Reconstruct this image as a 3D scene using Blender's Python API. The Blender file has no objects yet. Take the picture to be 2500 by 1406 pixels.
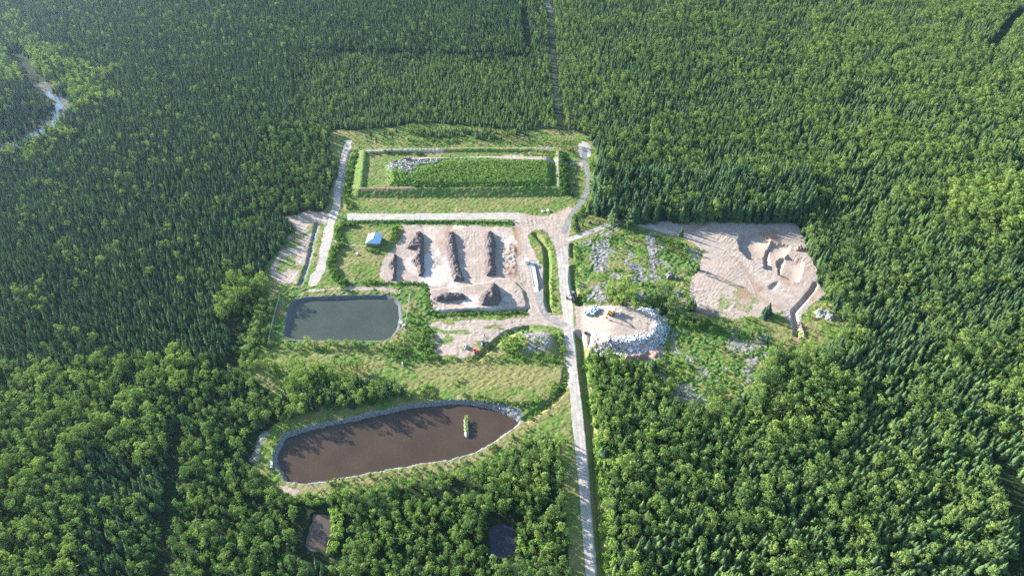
import bpy, math, random
import numpy as np
from mathutils import Vector, Matrix, kdtree
R = math.radians
rng = np.random.default_rng(7)
random.seed(7)
sc = bpy.context.scene
COL = sc.collection

# ------------------------------------------------------------------ camera model
H, PITCH, F = 273.0, R(39.5), 1720.0
CP, SP = math.cos(PITCH), math.sin(PITCH)
def g(u, v, z=0.0):                       # photo pixel (2500 wide) -> point on the plane at height z
    a = (u-1250)/F; b = (703-v)/F
    t = (H-z)/(SP-b*CP)
    return (a*t, t*(CP+b*SP))
def G(pts, z=0.0):
    return np.array([g(p[0], p[1], z) for p in pts], float)
def uv(x, y, z=0.0):                      # world -> photo pixel
    x = np.asarray(x, float); y = np.asarray(y, float)
    d = y*CP+(H-z)*SP
    return 1250+F*x/d, 703-F*(y*SP-(H-z)*CP)/d

# ------------------------------------------------------------------ noise
def _h(ix, iy, s):
    n = (ix.astype(np.int64)*374761393+iy.astype(np.int64)*668265263+s*1274126177) & 0xffffffff
    n = ((n ^ (n >> 13))*1274126177) & 0xffffffff
    return ((n ^ (n >> 16)) & 0xffffff)/float(0xffffff)
def vn(x, y, s=0):
    x = np.asarray(x, float); y = np.asarray(y, float)
    ix = np.floor(x); iy = np.floor(y); fx = x-ix; fy = y-iy
    fx = fx*fx*(3-2*fx); fy = fy*fy*(3-2*fy)
    a = _h(ix, iy, s); b = _h(ix+1, iy, s); c = _h(ix, iy+1, s); d = _h(ix+1, iy+1, s)
    return (a+(b-a)*fx)*(1-fy)+(c+(d-c)*fx)*fy
def fbm(x, y, s=0, o=3):
    t = 0; a = .5; n = 0
    for i in range(o):
        t = t+a*vn(x*2**i, y*2**i, s+i*17); n += a; a *= .5
    return t/n
def ss(a, b, x):
    t = np.clip((x-a)/(b-a), 0, 1); return t*t*(3-2*t)

# ------------------------------------------------------------------ distances on the terrain grid
ST = 0.5
GX0, GX1, GY0, GY1 = -236.0, 246.0, 118.0, 566.0
NX = int((GX1-GX0)/ST)+1; NY = int((GY1-GY0)/ST)+1
gx = GX0+np.arange(NX)*ST; gy = GY0+np.arange(NY)*ST
XX, YY = np.meshgrid(gx, gy)
N1 = fbm(XX/7, YY/7, 3, 3)-.5
N2 = fbm(XX/1.6, YY/1.6, 9, 2)-.5
EDGE = N1*3.2+N2*1.4
def win(P, m):
    x0 = max(0, int((P[:, 0].min()-m-GX0)/ST)); x1 = min(NX, int((P[:, 0].max()+m-GX0)/ST)+2)
    y0 = max(0, int((P[:, 1].min()-m-GY0)/ST)); y1 = min(NY, int((P[:, 1].max()+m-GY0)/ST)+2)
    return slice(y0, max(y0, y1)), slice(x0, max(x0, x1))
def dseg(P, X, Y, closed):
    d = np.full(X.shape, 1e9)
    n = len(P)
    for i in range(n if closed else n-1):
        a = P[i]; b = P[(i+1) % n]; e = b-a; L = e@e
        if L < 1e-9: continue
        t = np.clip(((X-a[0])*e[0]+(Y-a[1])*e[1])/L, 0, 1)
        d = np.minimum(d, (X-a[0]-t*e[0])**2+(Y-a[1]-t*e[1])**2)
    return np.sqrt(d)
def inside(P, X, Y):
    c = np.zeros(X.shape, bool); n = len(P)
    for i in range(n):
        a = P[i]; b = P[(i+1) % n]
        if a[1] == b[1]: continue
        k = ((a[1] > Y) != (b[1] > Y)) & (X < (b[0]-a[0])*(Y-a[1])/(b[1]-a[1])+a[0])
        c ^= k
    return c
def sdf(P, m=12.0):                       # signed distance, + inside, on the grid
    out = np.full((NY, NX), -99.0); w = win(P, m)
    X, Y = XX[w], YY[w]
    if X.size:
        d = dseg(P, X, Y, True); out[w] = np.where(inside(P, X, Y), d, -d)
    return out
def ldist(P, m=12.0):
    out = np.full((NY, NX), 99.0); w = win(P, m)
    if XX[w].size: out[w] = dseg(P, XX[w], YY[w], False)
    return out
def reg(pts, soft=.8, noise=1.0, z=0.0):
    return ss(-soft, soft, sdf(G(pts, z))+EDGE*noise)
def line(pts, half, soft=.7, noise=.6, z=0.0):
    return ss(-soft, soft, half-ldist(G(pts, z))+EDGE*noise)

# ------------------------------------------------------------------ layout traced on the ground plane
ROAD_L = [(1358,612),(1362,649),(1366,700),(1373,760),(1376,800),(1380,850),(1384,900),(1389,950),(1394.5,1000),(1399,1050),(1404,1100),(1409,1150),(1414,1200),(1421.5,1300),(1430,1400),(1440,1520)]
ROAD_R = [(1384,600),(1389,649),(1394,700),(1399,760),(1402,800),(1406,850),(1409.5,900),(1416,950),(1422,1000),(1427,1050),(1433,1100),(1437,1150),(1440.5,1200),(1450,1300),(1456,1400),(1466,1520)]
MAIN = ROAD_L+ROAD_R[::-1]
CROSS = [(845,522),(1000,522),(1150,520),(1266,519),(1270,535),(1200,536),(1000,537),(850,538)]
YARD_A = [(1250,538),(1262,520),(1310,526),(1345,524),(1385,507),(1400,510),(1391,545),(1390,580),(1390,650),(1362,650),(1358,612),(1346,580),(1325,561),(1308,557),(1297,562),(1290,578),(1262,590)]
YARD_B = [(1256,540),(1260,600),(1264,640),(1268,680),(1281,720),(1290,755),(1282,775),(1300,792),(1345,796),(1395,806),(1396,765),(1372,768),(1345,767),(1333,752),(1329,720),(1330,690),(1327,655),(1312,630),(1297,600),(1291,575),(1300,552)]
YARD_C = [(1045,790),(1100,784),(1200,779),(1282,774),(1345,785),(1350,796),(1300,793),(1262,798),(1235,809),(1205,830),(1178,850),(1162,868),(1120,871),(1060,870),(1047,840)]
PADC = [(982,549),(1100,549),(1250,554),(1258,575),(1265,600),(1268,640),(1268,680),(1279,705),(1289,752),(1270,758),(1180,757),(1080,762),(1055,752),(1048,730),(1045,700),(1035,688),(1000,688),(940,690),(927,670),(931,640),(955,612),(975,590),(986,565)]
LEFTROAD = [(851,345),(838,400),(829,450),(821,500),(815,525),(803,559),(793,610),(781,660),(764,690)]
LOOP = [(1378,566),(1388,534),(1402,514),(1420,494),(1433,468),(1437,440),(1433,412),(1426,392),(1428,368)]
TURN = [(1412,352),(1424,346),(1439,350),(1444,362),(1440,382),(1422,388),(1412,376)]
ACCESS = [(1388,584),(1410,578),(1440,566),(1480,550),(1520,540),(1570,548),(1640,570)]
TRACK = [(1428,389),(1390,387),(1340,388),(1280,387),(1200,384),(1130,382),(1060,384),(1010,390)]
QUARRY = [(1530,534),(1600,541),(1700,541),(1800,537),(1900,534),(1942,538),(1962,585),(1983,640),(2000,690),(2012,720),(1985,738),(1962,762),(1952,800),(1950,825),(1936,818),(1930,790),(1900,765),(1860,772),(1800,776),(1740,770),(1695,764),(1684,725),(1690,680),(1712,640),(1720,612),(1660,578),(1600,562),(1560,548)]
WPAD = [(1404,748),(1450,744),(1500,746),(1560,747),(1600,755),(1622,777),(1628,805),(1616,836),(1585,853),(1530,863),(1480,861),(1445,858),(1428,846),(1420,824),(1404,810)]
LOT = [(655,660),(690,602),(722,562),(690,532),(750,517),(800,523),(812,535),(790,548),(775,548),(763,590),(750,635),(735,672),(727,694),(690,694),(662,680)]
LPOND = [(720,731),(748,724.5),(880,720),(943,720),(966,728),(978,742),(981,771),(975,801),(960,822),(935,832),(860,833),(760,831),(715,830),(692,822),(694,800),(702,764),(708,744)]
BPOND = [(680,1080),(694,1057),(760,1036),(848,1020),(920,1003),(1010,985),(1082,977),(1136,976),(1192,984),(1243,1003),(1278,1024),(1250,1051),(1212,1077),(1162,1105),(1100,1123),(992,1141),(884,1159),(794,1177),(733,1183),(696,1175),(680,1150),(664,1128),(668,1106)]
POND3 = [(757,1243),(817,1243),(820,1269),(814,1316),(806,1347),(742,1347),(746,1309),(753,1273)]
POND4 = [(1196,1266),(1262,1263),(1275,1301),(1269,1350),(1219,1362),(1188,1350),(1187,1301)]
PUDDLE = [(1872,697),(1888,687),(1902,684),(1907,693),(1890,711),(1875,707)]
DPOND = [(1402,535),(1413,528),(1421,545),(1420,562),(1408,566),(1399,555)]
RIVER = [(38,130),(60,170),(95,203),(112,226),(133,243),(148,262),(146,284),(120,302),(95,320),(78,337),(46,352),(0,371),(-70,398)]
FARTRACK = [(1328,-12),(1334,5),(1341,18),(1346,50),(1348,110),(1352,160),(1357,220),(1361,260),(1366,300),(1370,330)]
CREST = [(888,367),(1100,362),(1300,362),(1364,368),(1366,456),(1200,459),(877,461)]
MOUND = [(938,398),(1010,378),(1200,374),(1350,376),(1356,444),(1340,452),(1000,455),(945,446)]
CELLG = [(862,345),(1410,346),(1432,400),(1434,465),(1390,508),(1330,518),(1000,520),(866,520),(845,485)]
HILLOCK = [(1215,868),(1235,828),(1262,806),(1300,800),(1340,803),(1362,815),(1370,845),(1376,880),(1320,880),(1260,876)]
SCRUB1 = [(1396,598),(1440,580),(1485,558),(1520,548),(1600,568),(1718,612),(1690,680),(1684,742),(1650,775),(1610,765),(1560,746),(1440,744),(1402,740),(1396,650)]
SCRUB2 = [(1600,810),(1640,792),(1700,788),(1800,795),(1880,800),(1895,850),(1855,900),(1840,965),(1770,1000),(1650,985),(1600,930)]
GRASS_M = [(595,905),(700,905),(950,882),(1380,876),(1396,1000),(1404,1070),(1330,1062),(1290,1085),(1180,1140),(950,1190),(760,1222),(680,1215),(640,1172),(620,1110),(640,1062),(700,1018),(900,992),(1020,966),(960,935),(700,930)]
GRASS_B = [(818,542),(985,549),(960,600),(931,640),(927,690),(850,700),(815,680),(808,600)]
GRASS_T = [(800,318),(900,318),(1050,302),(1250,318),(1400,318),(1440,335),(1430,352),(1200,362),(880,362),(830,350)]
GRASS_L = [(640,700),(730,690),(800,690),(1000,690),(1046,690),(1050,790),(1060,880),(900,880),(640,895),(600,890),(640,800)]
GRASS_R = [(1945,745),(1995,735),(2030,735),(2060,800),(2040,850),(1985,860),(1900,860),(1880,820),(1920,790),(1945,790)]

Z0 = np.zeros((NY, NX))
sd_c = sdf(G(CREST, 3.6), 30); sd_m = sdf(G(MOUND, 5), 30)
sd_w = sdf(G(WPAD)); sd_l = sdf(G(LPOND)); sd_b = sdf(G(BPOND)); sd_h = sdf(G(HILLOCK))
UU, VV = uv(XX, YY)
# ---- heights
hz = (fbm(XX/22, YY/22, 31, 3)-.5)*1.0
c_out = np.clip(3.6+np.minimum(sd_c, 0)/2.1, 0, 3.6)
c_in = np.where(sd_c > 0, 3.6-1.7*ss(.8, 4.5, sd_c), c_out)
hz += c_in+3.2*ss(0, 6, sd_m)
wramp = ss(1412, 1500, UU)
hz += 4.2*ss(0, 6.0, sd_w+N1*1.5)*wramp
hz += 3.0*ss(0, 10, sd_h+N1*4)
def groove(pts, half, depth, power=1.0):
    global hz
    d = ldist(G(pts), half+3)
    hz -= depth*np.clip(1-d/half, 0, 1)**power
groove([(1401,655),(1400,690),(1406,716),(1416,741)], 3.2, 2.4)
groove([(1398,598),(1397,612),(1399,626)], 2.4, 1.6)
groove([(1415,815),(1421,850),(1426,900),(1433,950),(1439,1000),(1445,1050),(1450,1100),(1457,1200),(1467,1300),(1475,1400),(1484,1500)], 3.6, 2.6)
groove([(1306,571),(1318,582),(1332,602),(1337,632),(1337,660),(1336,686),(1338,712),(1338,738),(1344,756)], 2.6, 2.4)
groove([(845,545),(900,544),(1000,544),(1100,543),(1200,545),(1250,547)], 2.6, 1.2)
groove([(1056,766),(1150,764),(1280,757)], 2.6, 1.5)
groove([(774,545),(764,590),(753,640),(740,680),(734,694)], 2.0, 1.1)
groove([(1290,800),(1262,804),(1235,815),(1208,838),(1185,858),(1165,874)], 2.6, 1.8)
groove([(1384,902),(1382,925),(1374,950),(1355,975),(1320,1000),(1285,1022)], 2.6, 1.4)
groove([(1992,692),(1984,708),(1969,726),(1955,742),(1938,760),(1941,780),(1944,800),(1946,818)], 1.9, 1.9, .8)
groove([(855,372),(842,430),(835,470),(838,505)], 2.2, .8)
def ledge(cl, poly, D, W):
    global hz
    P = G(cl); d = ldist(P, W+2); s = sdf(G(poly), 3)
    hz -= np.where(s > -1.5, D*ss(-.3, 1.2, np.minimum(s+N2*1.5, d))*(1-ss(.35*W, W, d)), 0)
ledge([(1807,570),(1801,589),(1806,611),(1829,634)], [(1807,570),(1801,589),(1806,611),(1829,634),(1880,640),(1880,560)], 2.6, 26)
ledge([(1884,590),(1872,608),(1866,626),(1864,656)], [(1884,590),(1872,608),(1866,626),(1864,656),(1905,665),(1930,600)], 2.2, 18)
ledge([(1924,622),(1897,630),(1896,640),(1901,652),(1900,672)], [(1924,622),(1897,630),(1896,640),(1901,652),(1900,672),(1950,690),(1965,640)], 2.3, 22)
hz -= 1.6*ss(0, 4, sdf(G(PUDDLE)))
hz -= 2.6*ss(0, 3.2, sd_l+N2*.5)*1.0
hz -= 3.4*ss(0, 3.4, sd_b+N1*1.2+N2*.8)
hz -= 2.0*ss(0, 3, sdf(G(POND3))+N1*5)+2.0*ss(0, 3, sdf(G(POND4))+N1*7)+1.8*ss(0, 3, sdf(G(DPOND))+N1*3)
sd_p = sdf(G([(1046,707),(1100,699),(1150,695),(1190,688),(1215,681),(1245,682),(1262,690),(1281,712),(1290,752),(1272,758),(1180,758),(1080,763),(1056,753),(1048,732)]))
hz += .95*ss(0, 1.5, sd_p+N2*1.2)*(1-.5*ss(0, 14, sd_p))
hz += .9*ss(0, 3, sdf(G([(1216,600),(1250,590),(1264,605),(1266,672),(1222,676)])))*(fbm(XX/1.9, YY/1.9, 64, 2))
flat = np.maximum(line(LEFTROAD, 3.5), np.maximum(reg(MAIN), reg(CROSS)))

# ---- surface weights
W = {}
road = np.maximum.reduce([reg(MAIN, .6, .25), reg(CROSS, .7, .35), line(LEFTROAD, 3.0, .9, .7), reg(TURN, .7, .6), line(ACCESS, 2.3, .8, .5)])
loop = line(LOOP, 2.0, .6, .3)
track = np.maximum(line(TRACK, 2.6, .9, .6, 4.5), reg([(1215,376),(1240,370),(1275,371),(1300,380),(1250,390)], 1, .8, 4.5))
yard = np.maximum.reduce([reg(YARD_A), reg(YARD_B), reg(YARD_C, 1.2, 1.2)])
padc = reg(PADC, .8, .7)
pit = reg(QUARRY, 1.0, 1.2)
lot = reg(LOT, 1.5, 1.6)
wpad = ss(-1, 1, sd_w+EDGE*.6)
SITE = [(800,335),(880,318),(1050,300),(1250,318),(1360,322),(1430,335),(1452,350),(1450,470),(1428,510),(1440,525),(1540,535),(1720,610),(1690,700),(1690,775),(1640,800),(1600,840),(1600,890),(1560,893),(1440,865),(1396,1062),(1330,1062),(950,1190),(760,1222),(640,1172),(640,1062),(700,1018),(600,905),(610,780),(650,700),(640,655),(690,600),(715,560),(690,530),(790,515),(820,430)]
grassy = np.maximum.reduce([reg(p, 1.5, 1.2) for p in (SITE, [(1630,770),(1690,760),(1860,762),(1900,762),(1960,800),(1960,862),(1890,866),(1875,805),(1700,800),(1630,815)], [(1500,545),(1560,540),(1720,600),(1730,625),(1690,680),(1600,600)], CELLG, GRASS_M, GRASS_B, GRASS_T, GRASS_L, GRASS_R, SCRUB1, SCRUB2)])
central = np.maximum.reduce([grassy, road, loop, yard, padc, pit, lot, wpad])
shoulder = np.maximum(ss(-4.5, -1, sdf(G(MAIN))+EDGE*.8), 0)
central = np.maximum(central, ss(-9, -4, sdf(G(MAIN))))
central = np.maximum(central, ss(-10, -6, sd_b))
central = np.maximum(central, line([(1322,520),(1370,505),(1425,480),(1440,440),(1430,360)], 8, 2, 1))
W['forest'] = 1-central
n_dry = fbm(XX/9, YY/9, 77, 4)
dry = ss(.38, .64, n_dry)*.8
dry = np.maximum(dry, ss(-11, -3, sd_l+N1*6)*ss(-1, -3, sd_l)*.85)
dry = np.maximum(dry, shoulder*ss(.25, .6, fbm(XX/3, YY/3, 5))*.8)
dry = np.maximum(dry, line([(695,1192),(800,1190),(960,1160),(1110,1130),(1180,1105),(1240,1065),(1290,1035),(1350,1000),(1385,960)], 3.2, 1.6, 1))
dry = np.maximum(dry, reg([(960,888),(1380,890),(1390,930),(1340,960),(1200,950),(1050,925)], 3, 2)*.75)
dry = np.maximum(dry, reg([(880,484),(1390,478),(1330,505),(1000,508),(880,505)], 3, 2)*.5)
W['dry'] = dry
weeds = np.maximum.reduce([reg(SCRUB1)*ss(.4, .6, fbm(XX/6, YY/6, 41)), reg(SCRUB2)*ss(.38, .58, fbm(XX/5, YY/5, 43)),
    line([(845,543),(1252,546)], 3, 1, .6), line([(1055,768),(1282,757)], 2.8, 1, .6), line([(940,692),(1036,692),(1046,740),(1050,765)], 2.0, 1, .6),
    reg(GRASS_L)*ss(.45, .6, fbm(XX/6, YY/6, 47))*.8, ss(-1, 2, sd_m)*.8, reg([(870,466),(1360,464),(1350,480),(880,482)], 1.5, 1)*.5])
W['weeds'] = weeds
slash = np.maximum.reduce([reg([(1450,590),(1485,580),(1490,620),(1480,660),(1455,670),(1440,630)], 2, 1.6), reg([(1445,700),(1480,690),(1500,735),(1470,745),(1450,742)], 2, 1.6),
    reg([(1570,562),(1600,570),(1606,640),(1600,690),(1582,680),(1585,610)], 2, 1.5), reg([(1520,640),(1560,640),(1575,660),(1540,665)], 1.5, 1.5),
    reg([(1270,812),(1335,810),(1350,840),(1330,862),(1280,865),(1290,835)], 2, 1.6), reg([(1630,940),(1690,930),(1700,975),(1650,985)], 3, 2)*.7, reg([(1760,820),(1850,830),(1850,870),(1780,860)], 3, 2)*.7,
    reg([(1690,890),(1750,890),(1740,930),(1700,930)], 3, 2)*.6, reg([(1440,838),(1480,850),(1540,860),(1530,872),(1440,868)], 2, 1)*.9,
    line([(900,362),(1100,358),(1350,356)], 1.6, 1, .8, 2)*.9])
slash = np.maximum(slash, reg(SCRUB1, 2, 2)*ss(.5, .68, fbm(XX/7, YY/9, 36))*.8); slash = np.maximum(slash, reg(SCRUB2, 2, 2)*ss(.52, .68, fbm(XX/6, YY/6, 37))*.75)
slash = slash*.8; W['slash'] = slash
W['gravel'] = np.maximum.reduce([road, line([(892,369),(1000,367),(1080,366)], 1.2, .6, .4, 3.6), track*.4, line([(1310,640),(1314,700),(1324,745),(1345,780)], 2.2, .8, .3)*.6, reg(YARD_C)*.35])
W['dirt'] = np.maximum.reduce([yard*.95, padc, pit, lot*(.35+.65*ss(.35, .6, fbm(XX/8, YY/8, 19))), wpad, track, line([(882,461),(940,461),(1010,459)], 1.6, 1.2, 1.2, 3.6)*.45, line([(1362,368),(1364,455)], 1.4, 1.0, 1, 3.6)*.5, line([(700,1196),(800,1190),(960,1162),(1110,1131),(1185,1104),(1245,1066)], 1.3, 1, .9)*.4, line([(1384,906),(1200,903),(1000,906)], .8, .8, .8)*.3,
    reg([(676,1180),(700,1188),(730,1198),(720,1206),(690,1200)], 1.2, .8), reg([(1538,852),(1620,848),(1618,880),(1540,885)], 1.2, .8), line([(755,710),(850,703),(950,706),(975,714)], 1.6, 1, .9)*.75, line([(802,588),(830,592),(870,600),(890,602)], 1.0, .8, .6)*.6])
W['dirt'] *= 1-.55*reg([(1745,702),(1800,690),(1855,705),(1850,765),(1740,768)], 3, 3)*ss(.42, .55, fbm(XX/5, YY/5, 61))
W['dirt'] *= 1-.7*reg(YARD_C)*ss(.46, .66, fbm(XX/9, YY/4, 62, 4))
W['red'] = np.maximum.reduce([padc*.6*ss(.42, .8, fbm(XX/14, YY/14, 88, 4)), line([(1262,560),(1264,620)], 4, 2, 1)*.6, line([(885,463),(990,462)], 1.5, 1, .8, 3)*.8, reg([(1540,856),(1590,856),(1580,882),(1545,882)], 1, .6), line([(1945,818),(1945,832)], 2, .8, .5), pit*ss(.4, .8, fbm(XX/10, YY/10, 89, 4))*.6, pit*.38*reg([(1806,580),(1880,585),(1935,610),(1975,650),(1990,690),(1960,700),(1905,672),(1870,650),(1830,630)], 3, 2.5)])
W['asph'] = np.maximum(loop*.9, line([(1300,640),(1308,690),(1320,740),(1340,775),(1376,792)], 3.5, 1.5, .5)*.55)
W['riprap'] = np.maximum.reduce([ss(-.5, .5, sd_b+EDGE*.5), line([(774,545),(764,590),(753,640),(740,680),(734,694)], 1.3, .5, .4), line([(1180,983),(1225,995),(1262,1008)], 3, 1.5, 1)*.8, line([(646,1060),(632,1085),(622,1120)], 2.2, 1, .8)*.6])
W['liner'] = ss(-.7, -.1, sd_l)
W['pale'] = np.clip(padc*ss(.5, .7, fbm(XX/12, YY/20, 23))*.7+line([(1050,560),(1050,690)], 6, 4, 1)*padc*.6+line([(1265,545),(1275,620),(1285,690),(1300,760)], 2.5, 2, .6)*.5+road*.3, 0, 1)
mid = np.array([((a[0]+b[0])/2, a[1]) for a, b in zip(ROAD_L[1:], ROAD_R[1:])]); dm = ldist(G(mid), 6)
wheel = np.clip(ss(.7, .2, np.abs(dm-1.1))+ss(.7, .2, np.abs(dm-2.4))*.5, 0, 1)*reg(MAIN)
W['asph'] = np.maximum(W['asph'], .42*reg(MAIN)*(1-wheel)*(.4+.9*fbm(XX/5, YY/14, 29))); W['pale'] = np.clip(W['pale']+wheel*.35, 0, 1)
for k in ('weeds', 'slash', 'dry'): W[k] = W[k]*(1-np.clip(road+loop+track, 0, 1))
TR = np.zeros((NY, NX)); TP = np.zeros((NY, NX))
def tracks(pts, k=1.0, gap=1.05):
    global TR
    P = G(pts); d = ldist(P, 4); TR = np.maximum(TR, k*ss(.42, .12, np.abs(d-gap)))
for q in ([(1560,548),(1660,575),(1740,596),(1800,622),(1850,672),(1905,715),(1950,735)], [(1555,552),(1650,580),(1730,605),(1795,640),(1835,690),(1850,735),(1905,752)], [(1700,740),(1722,690),(1745,640)], [(1712,752),(1738,690),(1765,640)], [(1690,735),(1705,690),(1722,640)], [(1725,748),(1752,700),(1790,660)], [(1735,735),(1775,690),(1815,668)], [(1930,640),(1965,670),(1975,700)], [(1905,690),(1940,700),(1970,690)],
          [(1870,600),(1900,600),(1935,620)], [(1648,640),(1690,690),(1688,735)],
          [(1060,560),(1070,690)], [(1150,560),(1152,680)], [(1165,560),(1170,690),(1100,705)], [(1030,560),(1050,700),(1200,690)], [(1225,560),(1235,590),(1222,660)], [(1060,745),(1150,746),(1240,735),(1270,700)], [(1150,700),(1160,745)], [(1230,745),(1240,700),(1215,690)], [(1250,745),(1260,700)], [(1275,545),(1277,640),(1290,720),(1330,775),(1375,790)], [(1266,530),(1282,560),(1284,650)], [(1300,528),(1340,540),(1368,575),(1374,640)], [(1100,800),(1230,790),(1330,786)], [(1080,830),(1180,815),(1260,790)], [(1375,650),(1385,760),(1400,900),(1422,1100),(1440,1300),(1450,1450)],
          [(1410,790),(1470,795),(1540,800),(1580,790)], [(1410,780),(1460,772),(1500,785),(1560,775)], [(1420,800),(1480,830)], [(690,535),(760,530),(812,530)], [(700,690),(745,600),(770,560)]):
    tracks(q)
TR *= .55+.6*fbm(XX/4, YY/4, 68); hz -= .07*TR
TP = line([(1560,548),(1660,572),(1740,598),(1800,624),(1850,672),(1905,715),(1950,735)], 3.2, 1.5, .8)
W['red'] = np.maximum(W['red'], TR*.3); W['pale'] = np.maximum(W['pale'], TP*.5)
W['red'] = np.maximum(W['red'], .5*line([(1800,632),(1835,680),(1850,720),(1880,745),(1915,750)], 2.0, 1, .7))
# ---- small relief by surface
dirtmask = np.clip(W['dirt']+W['red'], 0, 1)*(1-np.clip(road, 0, 1))
fine = fbm(XX/1.3, YY/1.3, 51, 2)-.5
streak = fbm(XX/1.1, YY/7, 52, 2)-.5
streak2 = fbm((XX+YY)/7, (XX-YY)/1.2, 53, 2)-.5
wx = XX+5*fbm(XX/11, YY/11, 58); wy = YY+5*fbm(XX/11, YY/11, 59)
st3 = fbm(wx/1.0, wy/5, 57, 2)-.5
rough = dirtmask*(1-pit)*(st3*.22+fine*.24)*(.3+1.0*ss(.45, .7, fbm(XX/13, YY/13, 54)))+pit*((fbm((wx+wy)/6, (wx-wy)/1.1, 53, 3)-.5)*.30+fine*.22)*(.25+ss(.42, .7, fbm(XX/16, YY/16, 56)))
green = np.clip(1-dirtmask-road-W['liner']-loop, 0, 1)
rough += green*(fbm(XX/1.5, YY/1.5, 55, 2)-.5)*(.55+.7*np.clip(weeds, 0, 1))+W['riprap']*fine*.8+np.clip(slash, 0, 1)*fine*.5
hz = hz*(1-.75*flat*0)+rough*(1-np.clip(W['forest'], 0, 1)*.5)
bord = np.minimum(np.minimum(XX-GX0, GX1-XX), np.minimum(YY-GY0, GY1-YY))
hz *= ss(0, 8, bord)
def gz(x, y):                              # terrain height at a point
    fx = (np.asarray(x, float)-GX0)/ST; fy = (np.asarray(y, float)-GY0)/ST
    ok = (fx >= 0) & (fx < NX-1) & (fy >= 0) & (fy < NY-1)
    ix = np.clip(fx.astype(int), 0, NX-2); iy = np.clip(fy.astype(int), 0, NY-2)
    a = np.clip(fx-ix, 0, 1); b = np.clip(fy-iy, 0, 1)
    z = (hz[iy, ix]*(1-a)+hz[iy, ix+1]*a)*(1-b)+(hz[iy+1, ix]*(1-a)+hz[iy+1, ix+1]*a)*b
    return np.where(ok, z, 0.0)
def gq(u, v, z=0.0):
    for _ in range(3):
        x, y = g(u, v, z); z = float(gz(x, y))
    return x, y, z

# ------------------------------------------------------------------ materials
def newmat(name):
    m = bpy.data.materials.new(name); m.use_nodes = True
    n = m.node_tree.nodes; n.clear()
    o = n.new('ShaderNodeOutputMaterial')
    return m, n, m.node_tree.links, o
def nd(n, t, **k):
    x = n.new(t)
    for a, b in k.items(): setattr(x, a, b)
    return x
def mixc(n, L, fac, a, b, mode='MIX'):
    m = n.new('ShaderNodeMix'); m.data_type = 'RGBA'; m.blend_type = mode
    for s, v in ((0, fac), (6, a), (7, b)):
        if isinstance(v, (int, float)): m.inputs[s].default_value = v
        elif isinstance(v, tuple): m.inputs[s].default_value = (*v, 1) if len(v) == 3 else v
        else: L.new(v, m.inputs[s])
    return m.outputs[2]
def noise(n, L, vec, scale, det=3, rough=.6):
    t = n.new('ShaderNodeTexNoise'); t.inputs['Scale'].default_value = scale
    t.inputs['Detail'].default_value = det; t.inputs['Roughness'].default_value = rough
    if vec is not None: L.new(vec, t.inputs['Vector'])
    return t.outputs['Fac']
def ramp(n, L, f, a, b):
    r = n.new('ShaderNodeMapRange'); r.interpolation_type = 'SMOOTHSTEP'
    L.new(f, r.inputs[0]); r.inputs[1].default_value = a; r.inputs[2].default_value = b
    return r.outputs[0]
def simple(name, col, rough=.7, metal=0, var=.25, scale=1.5, spec=.3):
    m, n, L, o = newmat(name)
    p = n.new('ShaderNodeBsdfPrincipled'); L.new(p.outputs[0], o.inputs[0])
    gpos = n.new('ShaderNodeTexCoord')
    f = noise(n, L, gpos.outputs['Object'], scale, 4)
    c = mixc(n, L, ramp(n, L, f, .3, .7), tuple(x*(1-var) for x in col), tuple(min(1, x*(1+var)) for x in col))
    L.new(c, p.inputs['Base Color']); p.inputs['Roughness'].default_value = rough
    p.inputs['Metallic'].default_value = metal; p.inputs['Specular IOR Level'].default_value = spec
    return m

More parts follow.
